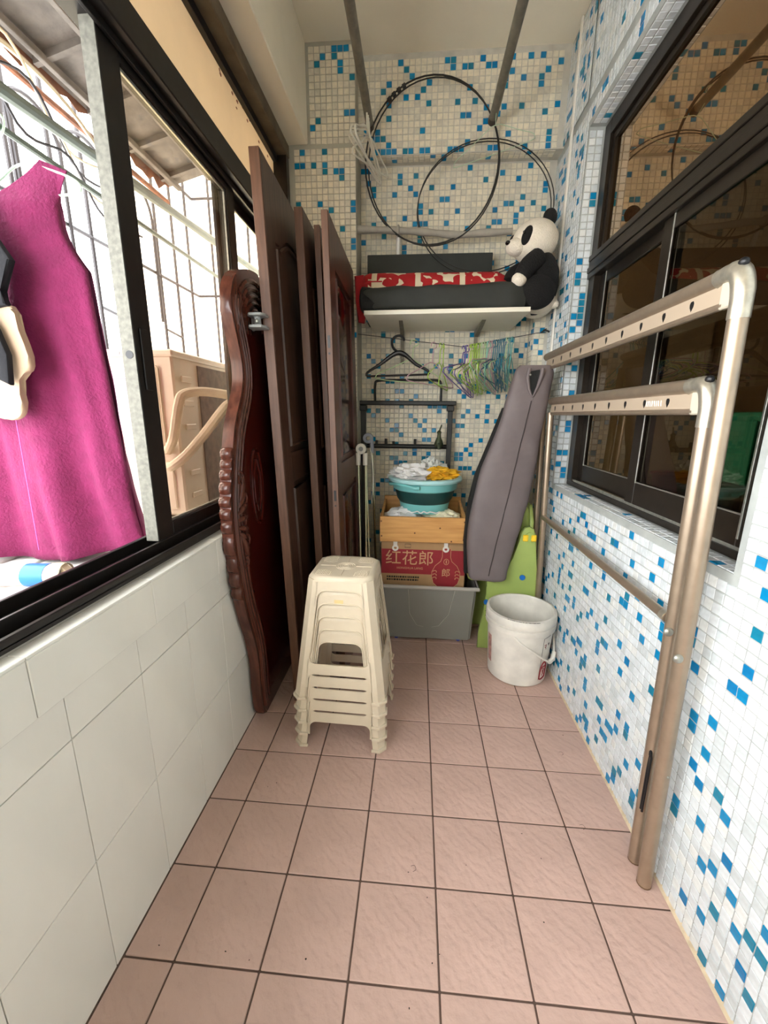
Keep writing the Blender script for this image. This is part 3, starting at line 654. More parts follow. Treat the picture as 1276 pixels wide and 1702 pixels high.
# ------------------------------------------------------------------ stack of stools
SH, SA, SB = .46, .115, .168
hf = lambda z: SB+(SA-SB)*z/SH
def make_stool(label, m):
    t = thing('plastic_stool', label, 'stool', group='nested plastic stools')
    bm = NB(); a = SA+.002; c = .03
    oct_ = lambda s, q: [(-s+q, -s), (s-q, -s), (s, -s+q), (s, s-q), (s-q, s), (-s+q, s), (-s, s-q), (-s, -s+q)]
    lv = [(a, c, SH-.022), (a, c, SH-.008), (a-.006, c, SH), (a-.018, c-.004, SH)]
    rings = [[bm.verts.new((x, y, z)) for x, y in oct_(s, q)] for s, q, z in lv]
    for A, B in zip(rings, rings[1:]):
        for j in range(8): bm.faces.new([A[j], A[(j+1) % 8], B[(j+1) % 8], B[j]])
    bm.faces.new(rings[-1])
    obj('seat', bm, m, t, angle=50)
    for r in (.012, .020, .028, .036): obj('seat_ring', tube([(r*math.cos(2*PI*j/28), r*math.sin(2*PI*j/28), SH) for j in range(28)], .0016, 5, True), m, t)
    for k in range(4):
        an = k*PI/2; R_ = Matrix.Rotation(an, 4, 'Z')
        # corner tread patch
        bm = NB(); ps = [(.034, .058), (.046, .042), (.086, .042), (.092, .06), (.092, .088), (.082, .094), (.05, .094), (.036, .08)]
        prism(bm, ps, lambda p: (p[0], p[1], SH-.0005), (0, 0, .0014)); bm.transform(R_); pt = obj('tread_patch', bm, m, t)
        bm = NB()
        for i in range(9):
            for j in range(9):
                x, y = .041+.0062*i, .046+.0056*j
                if x+y > .104-.004 and not (x > .087 and y > .086): bx(bm, (x, y, SH), (x+.003, y+.0028, SH+.0022))
        bm.transform(R_); o = obj('tread_dots', bm, m, pt, smooth=False); o['kind'] = 'stuff'
        obj('seat_groove', tb(NB(), [R_ @ Vector((.038, 0, SH+.0004)), R_ @ Vector((.096, .0, SH+.0004))], .0018, 5), m, t)
        # leg
        bm = NB(); rr = []
        for z in (0., .10, .25, .38, SH-.012):
            h_, w, c_, th = hf(z), .042-.002*z/SH, .022, .004
            P = [(h_-w, h_), (h_-c_, h_), (h_, h_-c_), (h_, h_-w), (h_-th, h_-w), (h_-th, h_-c_-.002), (h_-c_-.002, h_-th), (h_-w, h_-th)]
            rr.append([bm.verts.new((x, y, z)) for x, y in P])
        for A, B in zip(rr, rr[1:]):
            for j in range(8): bm.faces.new([A[j], A[(j+1) % 8], B[(j+1) % 8], B[j]])
        bm.faces.new(rr[0]); bm.faces.new(rr[-1]); bm.transform(R_)
        lg = obj('leg', bm, m, t, angle=30)
        bm = NB(); h_ = SB+.004
        for z0, e in ((0.0, 0.), (.006, .003), (.014, .0)):
            pass
        prism(bm, [(h_-.052, h_), (h_-.022, h_+.002), (h_+.002, h_-.022), (h_, h_-.052), (h_-.007, h_-.052), (h_-.007, h_-.026), (h_-.026, h_-.007), (h_-.052, h_-.007)], lambda p: (p[0], p[1], .0), (0, 0, .012), .003); bm.transform(R_)
        obj('foot_lip', bm, m, lg)
        # apron and stretcher on this side
        def side_poly(lst, nm):
            bm = NB(); prism(bm, lst, lambda p: (p[0], -hf(p[1]), p[1]), (0, .004, 0)); bm.transform(R_)
            return obj(nm, bm, m, t, angle=30)
        s = lambda z: hf(z)-(.042-.002*z/SH)+.002
        arc = lambda x0, z0, r, a0, a1: [(x0+r*math.cos(a0+(a1-a0)*i/6), z0+r*math.sin(a0+(a1-a0)*i/6)) for i in range(7)]
        r = .034; zt = .412; x = s(.378)-.004
        ap = [(-s(SH-.015)-.002, SH-.015), (s(SH-.015)+.002, SH-.015), (s(.36)+.002, .36), (x, .36)]+arc(x-r, zt-r, r, 0, PI/2)+arc(-x+r, zt-r, r, PI/2, PI)+[(-x, .36), (-s(.36)-.002, .36)]
        apo = side_poly(ap, 'apron')
        bd = [(-s(.18)+.003, .18)]+arc(-x+r, zt-r, r, PI, PI/2)+arc(x-r, zt-r, r, PI/2, 0)+[(s(.18)-.003, .18)]
        bm = NB(); tb(bm, [(p[0], -hf(p[1])+.0005, p[1]) for p in bd], .0030, 6); bm.transform(R_); obj('arch_bead', bm, m, apo)
        r2 = .024; xa = s(.158); xb = s(.07)
        st = [(-xa-.003, .160)]+arc(-xa+.004+r2*.8, .158, r2*.8, PI, PI*1.5)+arc(xa-.004-r2*.8, .158, r2*.8, -PI/2, 0)+[(xa+.003, .160), (xb+.002, .05), (xb-.007, .05)]+arc(xb-.007-r2, .101-r2, r2, 0, PI/2)+arc(-xb+.007+r2, .101-r2, r2, PI/2, PI)+[(-xb+.007, .05), (-xb-.002, .05)]
        side_poly(st, 'stretcher')
    return t
names = ['bottom ivory plastic stool of the nested stack, feet on the floor tiles', 'second ivory plastic stool from the bottom of the nested stack', 'middle ivory plastic stool of the nested stack', 'second ivory plastic stool from the top, with a peeled sticker patch', 'top ivory plastic stool of the nested stack, its patterned seat showing']
base = make_stool(names[4], STOOL)
SX, SY = -.252, 1.425
base.location = (SX, SY, 4*.050); base.rotation_euler = (0, 0, -.03)
for i in range(4):
    c = copy_tree(base); c['label'] = names[i]; c.location = (SX+.001*(i % 2), SY, i*.050)
    if i == 3:
        o = obj('sticker_remnant', box((-.02, -hf(.425)-.0012, .408), (.012, -hf(.425)-.0002, .428), .0002), mat('yellowed_sticker', (222, 196, 140), .7), c)
# ------------------------------------------------------------------ storage bin, carton, crate, tub at the back
t = thing('storage_bin', 'large grey translucent plastic storage bin on the floor under the carton', 'storage bin', (.085, 2.05, 0))
def taper_box(bm, w0, d0, w1, d1, z0, z1, th, yo=0.):
    def ring(w, d, z): return [bm.verts.new(p) for p in [(-w/2, yo, z), (w/2, yo, z), (w/2, yo+d, z), (-w/2, yo+d, z)]]
    o0, o1 = ring(w0, d0, z0), ring(w1, d1, z1)
    i1 = [bm.verts.new((v.co.x-math.copysign(th, v.co.x), v.co.y+(th if k < 2 else -th), z1)) for k, v in enumerate(o1)]
    i0 = [bm.verts.new((v.co.x-math.copysign(th, v.co.x), v.co.y+(th if k < 2 else -th), z0+th)) for k, v in enumerate(o0)]
    for j in range(4):
        k = (j+1) % 4
        bm.faces.new([o0[j], o0[k], o1[k], o1[j]]); bm.faces.new([o1[j], o1[k], i1[k], i1[j]]); bm.faces.new([i1[j], i1[k], i0[k], i0[j]])
    bm.faces.new(o0); bm.faces.new(i0)
    return bm
bm = taper_box(NB(), .47, .32, .51, .335, .012, .318, .004)
bmesh.ops.bevel(bm, geom=[e for e in bm.edges if abs(e.verts[0].co.z-e.verts[1].co.z) > .2], offset=.012, segments=3, affect='EDGES')
obj('tub_body', bm, BINM, t)
bm = NB(); P = [(-.262, -.008), (.262, -.008), (.262, .340), (-.262, .340)]
tb(bm, [(x, y, .315) for x, y in P], .009, 8, True); obj('rim', bm, RIMG, t)
obj('moulded_line', tube([(-.11, -.0065, .30), (-.10, -.002, .16), (-.06, .001, .09), (0, .002, .075), (.06, .001, .09), (.11, -.002, .16), (.14, -.0075, .31)], .0018, 6), RIMG, t)
for sx in (-.17, .17): obj('wheel', tube([(sx, .005, .012), (sx, .03, .012)], .0118, 14), mat('blue_wheel', (40, 60, 170), .4), t)
# carton
t = thing('liquor_carton', 'kraft and red printed cardboard carton standing in the grey bin', 'carton', (.050, 2.095, .018))
CW, CH, CDp = .452, .545, .27
obj('box_body', box((-CW/2, 0, 0), (CW/2, CDp, CH), .002), CARD, t)
zb0, zb1 = .352, .492
pr = obj('red_band', box((-CW/2+.001, -.0012, zb0), (CW/2-.001, -.0002, zb1), 0), CARDR, t)
text('large_characters', '红花郎', .088, CARDT, pr, FRONT(-.072, -.0014, .438))
text('latin_line', 'HONGHUA LANG', .0175, CARDT, pr, FRONT(-.070, -.0014, .385))
def flask(k): 
    return [(-.022*k, .50), (-.022*k, .455), (-.03*k, .43), (-.058*k, .405), (-.075*k, .37), (-.076*k, .34), (-.066*k, .305), (-.045*k, .285), (.045*k, .285), (.066*k, .305), (.076*k, .34), (.075*k, .37), (.058*k, .405), (.03*k, .43), (.022*k, .455), (.022*k, .50)]
bt = obj('printed_bottle', prism(NB(), [(.125+x, z) for x, z in flask(1)], lambda p: (p[0], -.0013, p[1]), (0, -.0006, 0)), CARDR, t)
obj('bottle_outline', tube([(.125+x, -.002, z) for x, z in flask(1.0)], .0013, 5), CARDT, bt)
text('bottle_character', '郎', .050, CARDT, bt, FRONT(.125, -.0024, .362))
obj('bottle_emblem', tube([(.125+.013*math.cos(2*PI*j/20), -.0024, .428+.016*math.sin(2*PI*j/20)) for j in range(20)], .0014, 5, True), CARDT, bt)
obj('bottle_emblem', box((.1225, -.0028, .419), (.1275, -.002, .437)), CARDT, bt)
for sx in (-1, 1):
    for j in range(3): obj('bottle_swirl', tube([(.125+sx*(.060+.010*math.cos(a)), -.0024, .332+.019*j+.007*math.sin(a)) for a in [PI*.1*q for q in range(13)]], .0016, 5), CARDT, bt)
bm = NB()
for r, z in ((0, .328), (1, .312)):
    x = -.195
    while x < -.02:
        w = random.uniform(.004, .013); bx(bm, (x, -.0013, z), (x+w, -.0003, z+.010)); x += w+.003
obj('small_print', bm, INK, t)
obj('printed_mark', tube([(-.098, -.001, .502), (-.068, -.001, .502), (-.068, -.001, .522), (-.098, -.001, .522)], .0012, 4, True), INK, t)
for x in (-.150, .120):
    s = empty('hanging_clip', (x, -.004, .508)); s.parent = t
    obj('clip_tab', box((-.011, -.004, -.002), (.011, .003, .03), .002), WPLAS, s)
    bm = NB(); lathe(bm, [(.008, -.003), (.017, -.003), (.017, .003), (.008, .003), (.008, -.003)], 20); bmesh.ops.rotate(bm, verts=bm.verts, matrix=rotm(PI/2)); bmesh.ops.translate(bm, verts=bm.verts, vec=(0, -.002, -.008)); obj('clip_ring', bm, WPLAS, s)
# pine crate
t = thing('pine_crate', 'shallow pine crate of linen on top of the carton', 'crate', (.042, 2.045, .566))
w, d, h = .445, .33, .135
obj('front_plank', box((-w/2, 0, 0), (w/2, .016, h), .002), PINE, t); obj('back_plank', box((-w/2, d-.016, 0), (w/2, d, h+.05), .002), PINE, t)
for sx in (-1, 1): obj('side_plank', prism(NB(), [(.0165, 0), (d-.0165, 0), (d-.0165, h+.03), (.0165, h)], lambda p, sx=sx: (sx*w/2-(.014 if sx > 0 else 0), p[0], p[1]), (.014, 0, 0), .0015), PINE, t)
obj('base', box((-w/2+.014, .016, .0), (w/2-.014, d-.016, .012)), PINE, t)
for x, z in ((-.215, .11), (-.213, .03), (.214, .115), (.212, .02), (-.04, .05), (.09, .08), (.15, .01)): obj('knot', tube([(x, -.0006, z), (x, .0005, z)], .0045, 8), mat('knot_brown', (96, 56, 26), .6), t)
# linen in the crate
o = obj('white_linen', ell(NB(), (.042-.10, 2.165, .668), (.105, .098, .056), 4, .28, 3.5, 3, flat=.5795), CLOTHW); tag(o, 'crumpled white cloth at the left of the pine crate', 'cloth')
o = obj('cream_linen', ell(NB(), (.042+.10, 2.165, .668), (.100, .098, .054), 4, .32, 3.8, 5, flat=.5795), CLOTHC); tag(o, 'crumpled cream patterned cloth at the right of the pine crate', 'cloth')
bpy.context.view_layer.update()
o = obj('cotton_string', tube(smoothpts([(-.05+.016*k, 2.072+.004*math.sin(k*1.9), .714+.012*abs(math.sin(k*1.3))) for k in range(12)], 4), .0035, 6), CLOTHW); tag(o, 'loose white string lying along the front of the crate', 'string')
# folding tub
t = thing('folding_tub', 'round aqua folding basin with a dark green band on the linen crate', 'basin', (.050, 2.215, .702))
obj('lower_wall', lathe(NB(), [(.0, 0), (.118, .0), (.128, .006), (.137, .055)], 40), TEAL, t)
obj('folding_band', lathe(NB(), [(.137, .055), (.150, .075), (.157, .10), (.163, .122)], 40), TEALD, t)
obj('upper_wall', lathe(NB(), [(.163, .122), (.172, .128), (.179, .175), (.174, .176), (.165, .13), (.15, .09), (.12, .012), (0, .010)], 40), TEAL, t)
obj('rim', lathe(NB(), [(.176, .165), (.197, .170), (.200, .180), (.197, .188), (.178, .192), (.172, .186)], 40), mat('pale_aqua_rim', (168, 212, 212), .35), t)
obj('handle_lip', tube([(.19*math.cos(a), .19*math.sin(a), .150+.012*abs(math.cos((a-PI*1.25)*3))) for a in [PI*1.05+PI*.4*j/12 for j in range(13)]], .009, 8), TEAL, t)
o = obj('white_towel', ell(NB(), (-.02, 2.225, .90), (.115, .10, .05), 4, .5, 3.2, 11), CLOTHW); tag(o, 'crumpled white towel heaped in the aqua basin', 'towel')
o = obj('grey_towel', ell(NB(), (.085, 2.29, .915), (.07, .06, .062), 4, .45, 3.4, 14), mat('pale_grey_cotton', (206, 208, 202), .9, bump=.2)); tag(o, 'pale grey towel bunched at the back of the basin', 'towel')
o = obj('yellow_cloth', ell(NB(), (.135, 2.185, .906), (.085, .06, .034), 4, .55, 4.2, 17), CLOTHY); tag(o, 'bright yellow cloth bunched at the right of the basin', 'cloth')
# black pipe frame with taps
t = thing('pipe_stand', 'black metal pipe stand with a flat top bar against the back wall', 'stand', (0, 2.42, 0))
obj('top_bar', box((-.336, -.03, 1.268), (.216, .03, 1.292), .004), BLACKM, t)
for x in (-.312, .186):
    obj('post', box((x-.014, -.012, 0), (x+.014, .012, 1.25), .002), BLACKM, t); obj('corner_block', box((x-.02, -.028, 1.235), (x+.02, .028, 1.267), .004), BLACKM, t)
obj('cross_pipe', tube([(-.30, 0, 1.035), (.175, 0, 1.035)], .013, 12), BLACKM, t)
obj('hoop_handle', tube(smoothpts([(-.245, 0, 1.29), (-.245, 0, 1.375), (-.225, 0, 1.402), (-.10, 0, 1.405), (.0, 0, 1.405), (.105, 0, 1.404), (.128, 0, 1.38), (.13, 0, 1.29)], 5), .007, 8), BLACKM, t)
for x, hgt in ((-.235, .02), (-.18, .03), (-.135, .015), (-.01, .03)): obj('pipe_stub', tube([(x, 0, 1.04), (x, 0, 1.048+hgt)], .008, 8), BLACKM, t)
t = thing('brass_tap', 'tarnished green brass tap on the black cross pipe', 'tap', (.125, 2.36, 1.035))
bm = lathe(NB(), [(0, .0), (.02, 0), (.026, .02), (.02, .04), (.012, .055), (.010, .075), (.014, .085), (.006, .095), (0, .095)], 14); obj('body', bm, mat('tarnished_brass', (74, 80, 58), .45, .6), t)
obj('lever', tube([(.0, -.0, .09), (.012, -.01, .125)], .004, 6), MATS['tarnished_brass'], t); obj('spout', tube(smoothpts([(0, -.015, .02), (0, -.045, .02), (0, -.055, -.005)], 4), .009, 8), MATS['tarnished_brass'], t); obj('inlet', tube([(0, .02, .02), (0, .058, .012)], .010, 8), MATS['tarnished_brass'], t)
# folded rack with silver tubes at the left
t = thing('folded_airer', 'folded clothes airer of thin silver tubes with white round joint', 'airer', (-.288, 2.13, 0))
bm = NB(); lathe(bm, [(.012, -.012), (.026, -.012), (.028, 0), (.026, .012), (.012, .012), (.012, -.012)], 24); bmesh.ops.rotate(bm, verts=bm.verts, matrix=rotm(PI/2)); bmesh.ops.translate(bm, verts=bm.verts, vec=(0, 0, 1.04)); obj('round_joint', bm, WPLAS, t)
obj('joint_plug', tube([(0, -.010, 1.04), (0, .01, 1.04)], .0125, 16), GPLAS, t)
for x in (-.016, .021): obj('socket', tube([(x, 0, .955), (x, 0, 1.018)], .0125, 12), WPLAS, t)
for a, b in (((-.016, 0), (.0, .01)), ((.021, 0), (.026, .01)), ((.024, .006), (.055, .015))): obj('leg', tube([(b[0], b[1], .002), (a[0], a[1], .965)], .0065, 8), SILVER, t)
t = thing('grey_airer', 'second folded airer with grey-blue joint behind the silver one', 'airer', (-.262, 2.225, 0))
gj = mat('blue_grey_plastic', (136, 142, 156), .4)
bm = NB(); lathe(bm, [(.012, -.012), (.027, -.012), (.028, 0), (.027, .012), (.012, .012), (.012, -.012)], 24); bmesh.ops.rotate(bm, verts=bm.verts, matrix=rotm(PI/2)); bmesh.ops.translate(bm, verts=bm.verts, vec=(0, 0, 1.09)); obj('round_joint', bm, gj, t)
obj('socket', tube([(.022, 0, 1.01), (.018, 0, 1.08)], .011, 10), gj, t); obj('leg', tube([(.055, .01, .002), (.022, 0, 1.015)], .006, 8), SILVER, t); obj('leg', tube([(-.02, .01, .002), (-.015, 0, 1.07)], .006, 8), BLACKM, t)
obj('cord', tube(smoothpts([(.012, -.02, 1.04), (.025, -.03, .98), (.03, -.03, .85), (.022, -.03, .74)], 5), .003, 6), WPLAS, t)
# ------------------------------------------------------------------ shelf and what lies on it
t = thing('wall_shelf', 'white wall shelf on two metal brackets at the back', 'shelf', (0, 0, 0))
obj('board', prism(NB(), [(-.265, 2.085), (.497, 2.05), (.50, YB-.004), (-.262, YB-.004)], lambda p: (p[0], p[1], 1.673), (0, 0, .02), .0015), SHELFW, t)
for x in (-.095, .315):
    b = obj('bracket', prism(NB(), [(2.20, 1.672), (YB-.003, 1.672), (YB-.003, 1.50), (YB-.012, 1.50), (YB-.016, 1.64), (2.24, 1.664)], lambda p, x=x: (x-.010, p[0], p[1]), (.02, 0, 0), .001), POLEG, t)
    obj('bracket_screw', ell(NB(), (x, YB-.016, 1.53), (.004, .003, .004), 1), ALU_S, b)
def lumpy_roll(name, xa, xb, yc, zc, ry, rz, m, par, amp=.06, seed=1, taper=.0, n=40, seg=28, pw=2.4):
    bm = NB(); rr = []
    for i in range(n+1):
        k = i/n; x = xa+(xb-xa)*k; ring = []; e = min(1, .75+.25*min(1, min(k, 1-k)*14))
        for j in range(seg):
            a = 2*PI*j/seg; c, s_ = math.cos(a), math.sin(a)
            f = 1+amp*noise.noise(Vector((x*9, c*1.3+seed, s_*1.3)))
            sy = math.copysign(abs(c)**(2/pw), c)*ry*e*f; sz = math.copysign(abs(s_)**(2/pw), s_)*rz*e*f*(1+taper*(k-.5))
            if s_ < 0: sz = max(sz, -rz)
            ring.append(bm.verts.new((x, yc+sy, zc+sz)))
        rr.append(ring)
    for A, B in zip(rr, rr[1:]):
        for j in range(seg): bm.faces.new([A[j], A[(j+1) % seg], B[(j+1) % seg], B[j]])
    bm.faces.new(rr[0]); bm.faces.new(rr[-1])
    return obj(name, bm, m, par)
o = obj('charcoal_box', box((-.283, 2.375, 1.6945), (.365, 2.472, 2.028), .004, 2), DGREYF); tag(o, 'long charcoal box standing at the back of the shelf', 'box')
# red paper-cut rug
RUG = bpy.data.materials.new('red_papercut_weave'); RUG.use_nodes = True; nt = RUG.node_tree; b = nt.nodes['Principled BSDF']; b.inputs['Roughness'].default_value = .8
tc = nt.nodes.new('ShaderNodeTexCoord'); mp = nt.nodes.new('ShaderNodeMapping'); nt.links.new(tc.outputs['Object'], mp.inputs[0])
vo = nt.nodes.new('ShaderNodeTexVoronoi'); vo.inputs['Scale'].default_value = 34; vo.feature = 'SMOOTH_F1'; nt.links.new(mp.outputs[0], vo.inputs[0])
sx = nt.nodes.new('ShaderNodeSeparateXYZ'); nt.links.new(tc.outputs['Object'], sx.inputs[0])
def mth(op, a, bb=None):
    n = nt.nodes.new('ShaderNodeMath'); n.operation = op
    for i, v in enumerate((a, bb)):
        if v is None: continue
        if isinstance(v, (int, float)): n.inputs[i].default_value = v
        else: nt.links.new(v, n.inputs[i])
    return n.outputs[0]
cream_m = mth('GREATER_THAN', vo.outputs['Distance'], .53)
ban = mth('LESS_THAN', mth('ABSOLUTE', mth('SUBTRACT', mth('FRACT', mth('MULTIPLY', mth('ADD', sx.outputs[0], .245), 4.6)), .0)), .12)
inx = mth('MULTIPLY', mth('GREATER_THAN', sx.outputs[0], -.262), mth('LESS_THAN', sx.outputs[0], .372))
fac = mth('MULTIPLY', mth('MAXIMUM', cream_m, ban), inx)
mx = nt.nodes.new('ShaderNodeMixRGB'); mx.inputs[1].default_value = (*lin((168, 20, 26)), 1); mx.inputs[2].default_value = (*lin((222, 206, 176)), 1); nt.links.new(fac, mx.inputs[0]); nt.links.new(mx.outputs[0], b.inputs['Base Color'])
t = thing('rolled_rug', 'red rolled rug with cream paper-cut pattern lying on the shelf', 'rug')
lumpy_roll('roll', -.318, .430, 2.292, 1.803, .076, .1080, RUG, t, .03, 3, pw=2.1)
obj('drooping_end', prism(NB(), [(-.326, 1.875), (-.28, 1.88), (-.268, 1.72), (-.278, 1.66), (-.308, 1.665), (-.320, 1.76)], lambda p: (p[0], 2.19, p[1]), (0, .03, 0), .008), mat('red_cloth', (164, 22, 30), .85, var=.15, bump=.2), t)
t = thing('black_bag', 'long black fabric bag along the front edge of the shelf', 'bag')
bagf = mat('black_nylon', (44, 46, 42), .75, var=.2, scale=10, bump=.35, bscale=14)
lumpy_roll('bag_body', -.275, .482, 2.142, 1.7515, .062, .057, bagf, t, .14, 8, taper=.34, pw=3.2)
lumpy_roll('gathered_end', -.288, -.20, 2.14, 1.748, .058, .050, BLACKF, t, .3, 12, n=10)
obj('piping', tube(smoothpts([(-.28, 2.082, 1.80), (-.24, 2.085, 1.815), (-.18, 2.09, 1.818)], 5), .003, 6), MATS['red_cloth'], t)
# plush panda -----------------------------------------------------------------------
t = thing('plush_panda', 'sitting black and white plush panda at the right end of the shelf', 'soft toy', (.552, 2.215, 1.694))
rz = rotm(0, 0, .45)
obj('body', ell(NB(), (.005, .0, .142), (.098, .098, .142), 4, .03, 3, 2), PANB, t)
obj('belly', ell(NB(), (.018, .045, .092), (.100, .085, .098), 4), PANW, t)
obj('bottom', ell(NB(), (.005, -.005, .055), (.092, .090, .054), 4), PANW, t)
hd = obj('head', ell(NB(), (-.025, -.01, .315), (.105, .095, .092), 4, .02, 3, 5, rot=rotm(0, -.2, 0)), PANW, t)
obj('muzzle', ell(NB(), (-.112, -.035, .285), (.048, .045, .038), 3), PANW, hd)
obj('nose', ell(NB(), (-.155, -.052, .298), (.012, .014, .010), 3), EYEB, hd)
obj('ear', ell(NB(), (.030, -.035, .405), (.034, .020, .038), 3, rot=rotm(0, .35, .3)), PANB, hd)
obj('ear', ell(NB(), (-.015, .065, .402), (.034, .018, .036), 3, rot=rotm(0, .2, .6)), PANB, hd)
pt = obj('eye_patch', ell(NB(), (-.078, -.085, .315), (.022, .015, .040), 3, rot=rotm(0, .35, -.45)), PANB, hd)
obj('eye', ell(NB(), (-.093, -.094, .325), (.007, .006, .007), 2), EYEB, pt)
pt = obj('eye_patch', ell(NB(), (-.122, .030, .325), (.014, .024, .036), 3, rot=rotm(0, .2, .2)), PANB, hd)
obj('eye', ell(NB(), (-.132, .022, .33), (.006, .006, .007), 2), EYEB, pt)
ar = obj('arm', tb(NB(), smoothpts([(-.02, -.075, .225), (-.06, -.10, .19), (-.085, -.105, .155), (-.095, -.10, .135)], 5), [.043, .043, .043, .043, .042, .042, .041, .041, .04, .04, .039, .038, .037, .036, .034, .03], 14), PANB, t)
obj('paw', ell(NB(), (-.105, -.115, .125), (.034, .028, .030), 3), PANW, ar)
ar = obj('arm', tb(NB(), smoothpts([(-.05, .06, .225), (-.10, .05, .19), (-.12, .03, .15)], 5), .036, 14), PANB, t)
obj('leg', ell(NB(), (-.015, -.085, .078), (.085, .058, .074), 4), PANB, t)
obj('leg', ell(NB(), (-.06, .05, .06), (.07, .05, .055), 3), PANB, t)
obj('tail', ell(NB(), (.085, -.03, .04), (.022, .022, .02), 3), PANW, t)
# lagged pipe with white branch
t = thing('lagged_pipe', 'grey lagged pipe running across the back wall above the shelf', 'pipe')
obj('lagging', tb(NB(), smoothpts([(-.36, 2.355, 2.139), (-.23, 2.355, 2.135), (-.118, 2.355, 2.128), (-.02, 2.355, 2.122), (.08, 2.355, 2.112), (.18, 2.355, 2.102), (.30, 2.355, 2.108), (.45, 2.355, 2.112)], 4), [.0165+.002*math.sin(k*1.1) for k in range(29)], 12), PIPEG, t)
obj('branch', tube([(-.12, 2.385, 2.128), (-.127, 2.42, 2.00), (-.13, 2.47, 1.96)], .012, 10), WPLAS, t)
obj('binding', tube([(-.121+.0*math.cos(a), 2.355+.021*math.cos(a), 2.128+.021*math.sin(a)) for a in [2*PI*j/16 for j in range(16)]], .006, 6, True), PIPEG, t)
# ceiling poles
for x, lb in ((-.262, 'left grey drying pole hanging below the ceiling'), (.314, 'right grey drying pole hanging below the ceiling')):
    t = thing('ceiling_pole', lb, 'pole', (x, 0, 2.555))
    obj('tube', tb(NB(), [(0, Y0+.1, 0), (0, 1.6, 0), (0, 1.601, 0), (0, 2.30, 0)], [.015, .015, .0185, .0185], 14), POLEG, t)
    obj('end_cap', tb(NB(), [(0, 2.285, 0), (0, 2.315, 0)], .0205, 14), mat('dark_pole_cap', (62, 54, 44), .6), t)
    for y in (0.3, 1.2): obj('drop_rod', tube([(0, y, .015), (0, y, ZC-2.557)], .005, 8), POLEG, t)
# cable coil
t = thing('cable_coil', 'two big loops of black cable hung from the pole ends', 'cable')
def ring(cx, cz, rx, rz_, y0, r, nm, m=WIREB, a0=0, tilt=.0):
    obj(nm, tube([(cx+rx*math.cos(a), y0+tilt*math.sin(a), cz+rz_*math.sin(a)) for a in [2*PI*j/48+a0 for j in range(48)]], r, 6, True), m, t)
ring(.036, 2.416, .325, .356, 2.352, .0040, 'loop'); ring(.046, 2.402, .318, .352, 2.340, .0034, 'loop')
ring(.311, 2.23, .336, .292, 2.376, .0028, 'loop'); ring(.302, 2.212, .330, .294, 2.368, .0028, 'loop')
for k in range(4):
    a1, a2 = 2.30-.085*k, 2.30-.085*k-.045
    obj('tie', tube([(.038+.324*math.cos(a1), 2.348, 2.412+.355*math.sin(a1)), (.038+.324*math.cos(a2), 2.348, 2.412+.355*math.sin(a2))], .0105, 8), WIREB, t)
# hangers -------------------------------------------------------------------------
def hanger_mesh(m, r=.0026, w=.19, h=.10, arch=True):
    bm = NB()
    tb(bm, smoothpts([(.0, 0, -.085), (.03, 0, -.09), (w*.6, 0, -.135), (w*.93, 0, -.165), (w, 0, -.182), (w*.93, 0, -.195), (0, 0, -.197), (-w*.93, 0, -.195), (-w, 0, -.182), (-w*.93, 0, -.165), (-w*.6, 0, -.135), (-.03, 0, -.09)], 3, True), r, 5, True)
    tb(bm, smoothpts([(0, 0, -.086), (0, 0, -.04), (.004, 0, -.015), (.022, 0, -.006), (.024, 0, .010), (.004, 0, .018), (-.016, 0, .010), (-.018, 0, -.006)], 3), r, 5)
    me = bpy.data.meshes.new('wire_hanger'); bm.to_mesh(me); bm.free(); me.materials.append(m); me.shade_smooth(); return me
HC = {k: mat('hanger_wire_'+k.replace(' ', '_'), c, .4) for k, c in {'lime green': (178, 214, 80), 'pale green': (196, 220, 168), 'mint': (150, 206, 186), 'teal blue': (42, 116, 140), 'purple': (112, 96, 168), 'pink': (206, 166, 176), 'aqua': (104, 176, 172)}.items()}
HM = {k: hanger_mesh(m) for k, m in HC.items()}
def line_z(x): return 1.628+(x+.324)*(-.117) if x < .231 else 1.563+(x-.231)*.172
LY = 2.30
o = obj('clothesline', tube([(-.325, LY, 1.6285), (.231, LY, 1.562), (.595, LY, 1.626), (.66, 2.36, 1.64)], .0018, 6), WIREB); tag(o, 'thin dark clothesline strung under the shelf', 'clothesline')
t = thing('line_hook', 'small black hook holding the clothesline at the right wall', 'hook', (.660, 2.355, 1.641))
obj('hook_body', tube(smoothpts([(-.03, -.02, -.004), (-.01, -.012, .006), (.012, -.006, .003), (.014, 0, .0)], 4), .004, 6), BLACKP, t); obj('hook_prong', tube([(-.02, -.016, .006), (-.002, -.01, .014)], .003, 6), BLACKP, t)
def hang(colour, x, rz_, tilt, label, group, y=LY, z=None):
    o = link('wire_hanger', HM[colour]); tag(o, label, 'hanger', group)
    o.rotation_euler = (0, tilt, rz_); o.location = (x, y, (line_z(x) if z is None else z)-.0135)
random.seed(21)
seq = ['purple']*3+['pink']+['lime green']*6+['pale green']*3+['mint']*2+['pink']*2+['teal blue']*7+['pale green']+['aqua']*3
for i, c in enumerate(seq):
    x = .232+.0092*i
    hang(c, x, 1.22+random.uniform(-.22, .2), .22+random.uniform(-.12, .14), c+' wire hanger in the dense bunch on the clothesline', 'bunched '+c+' hangers')
hang('pale green', -.030, .30, .06, 'pale green wire hanger overlapping the black hanger', None)
hang('pink', .075, .85, .05, 'single pinkish wire hanger left of the lime pair', None)
hang('lime green', .112, 1.25, .10, 'lime green wire hanger, left of the pair hanging apart', None); hang('lime green', .128, 1.42, -.05, 'lime green wire hanger, right of the pair hanging apart', None)
t = thing('coat_hanger', 'thick black plastic coat hanger on the left of the clothesline', 'hanger', (-.104, 2.27, 1.588))
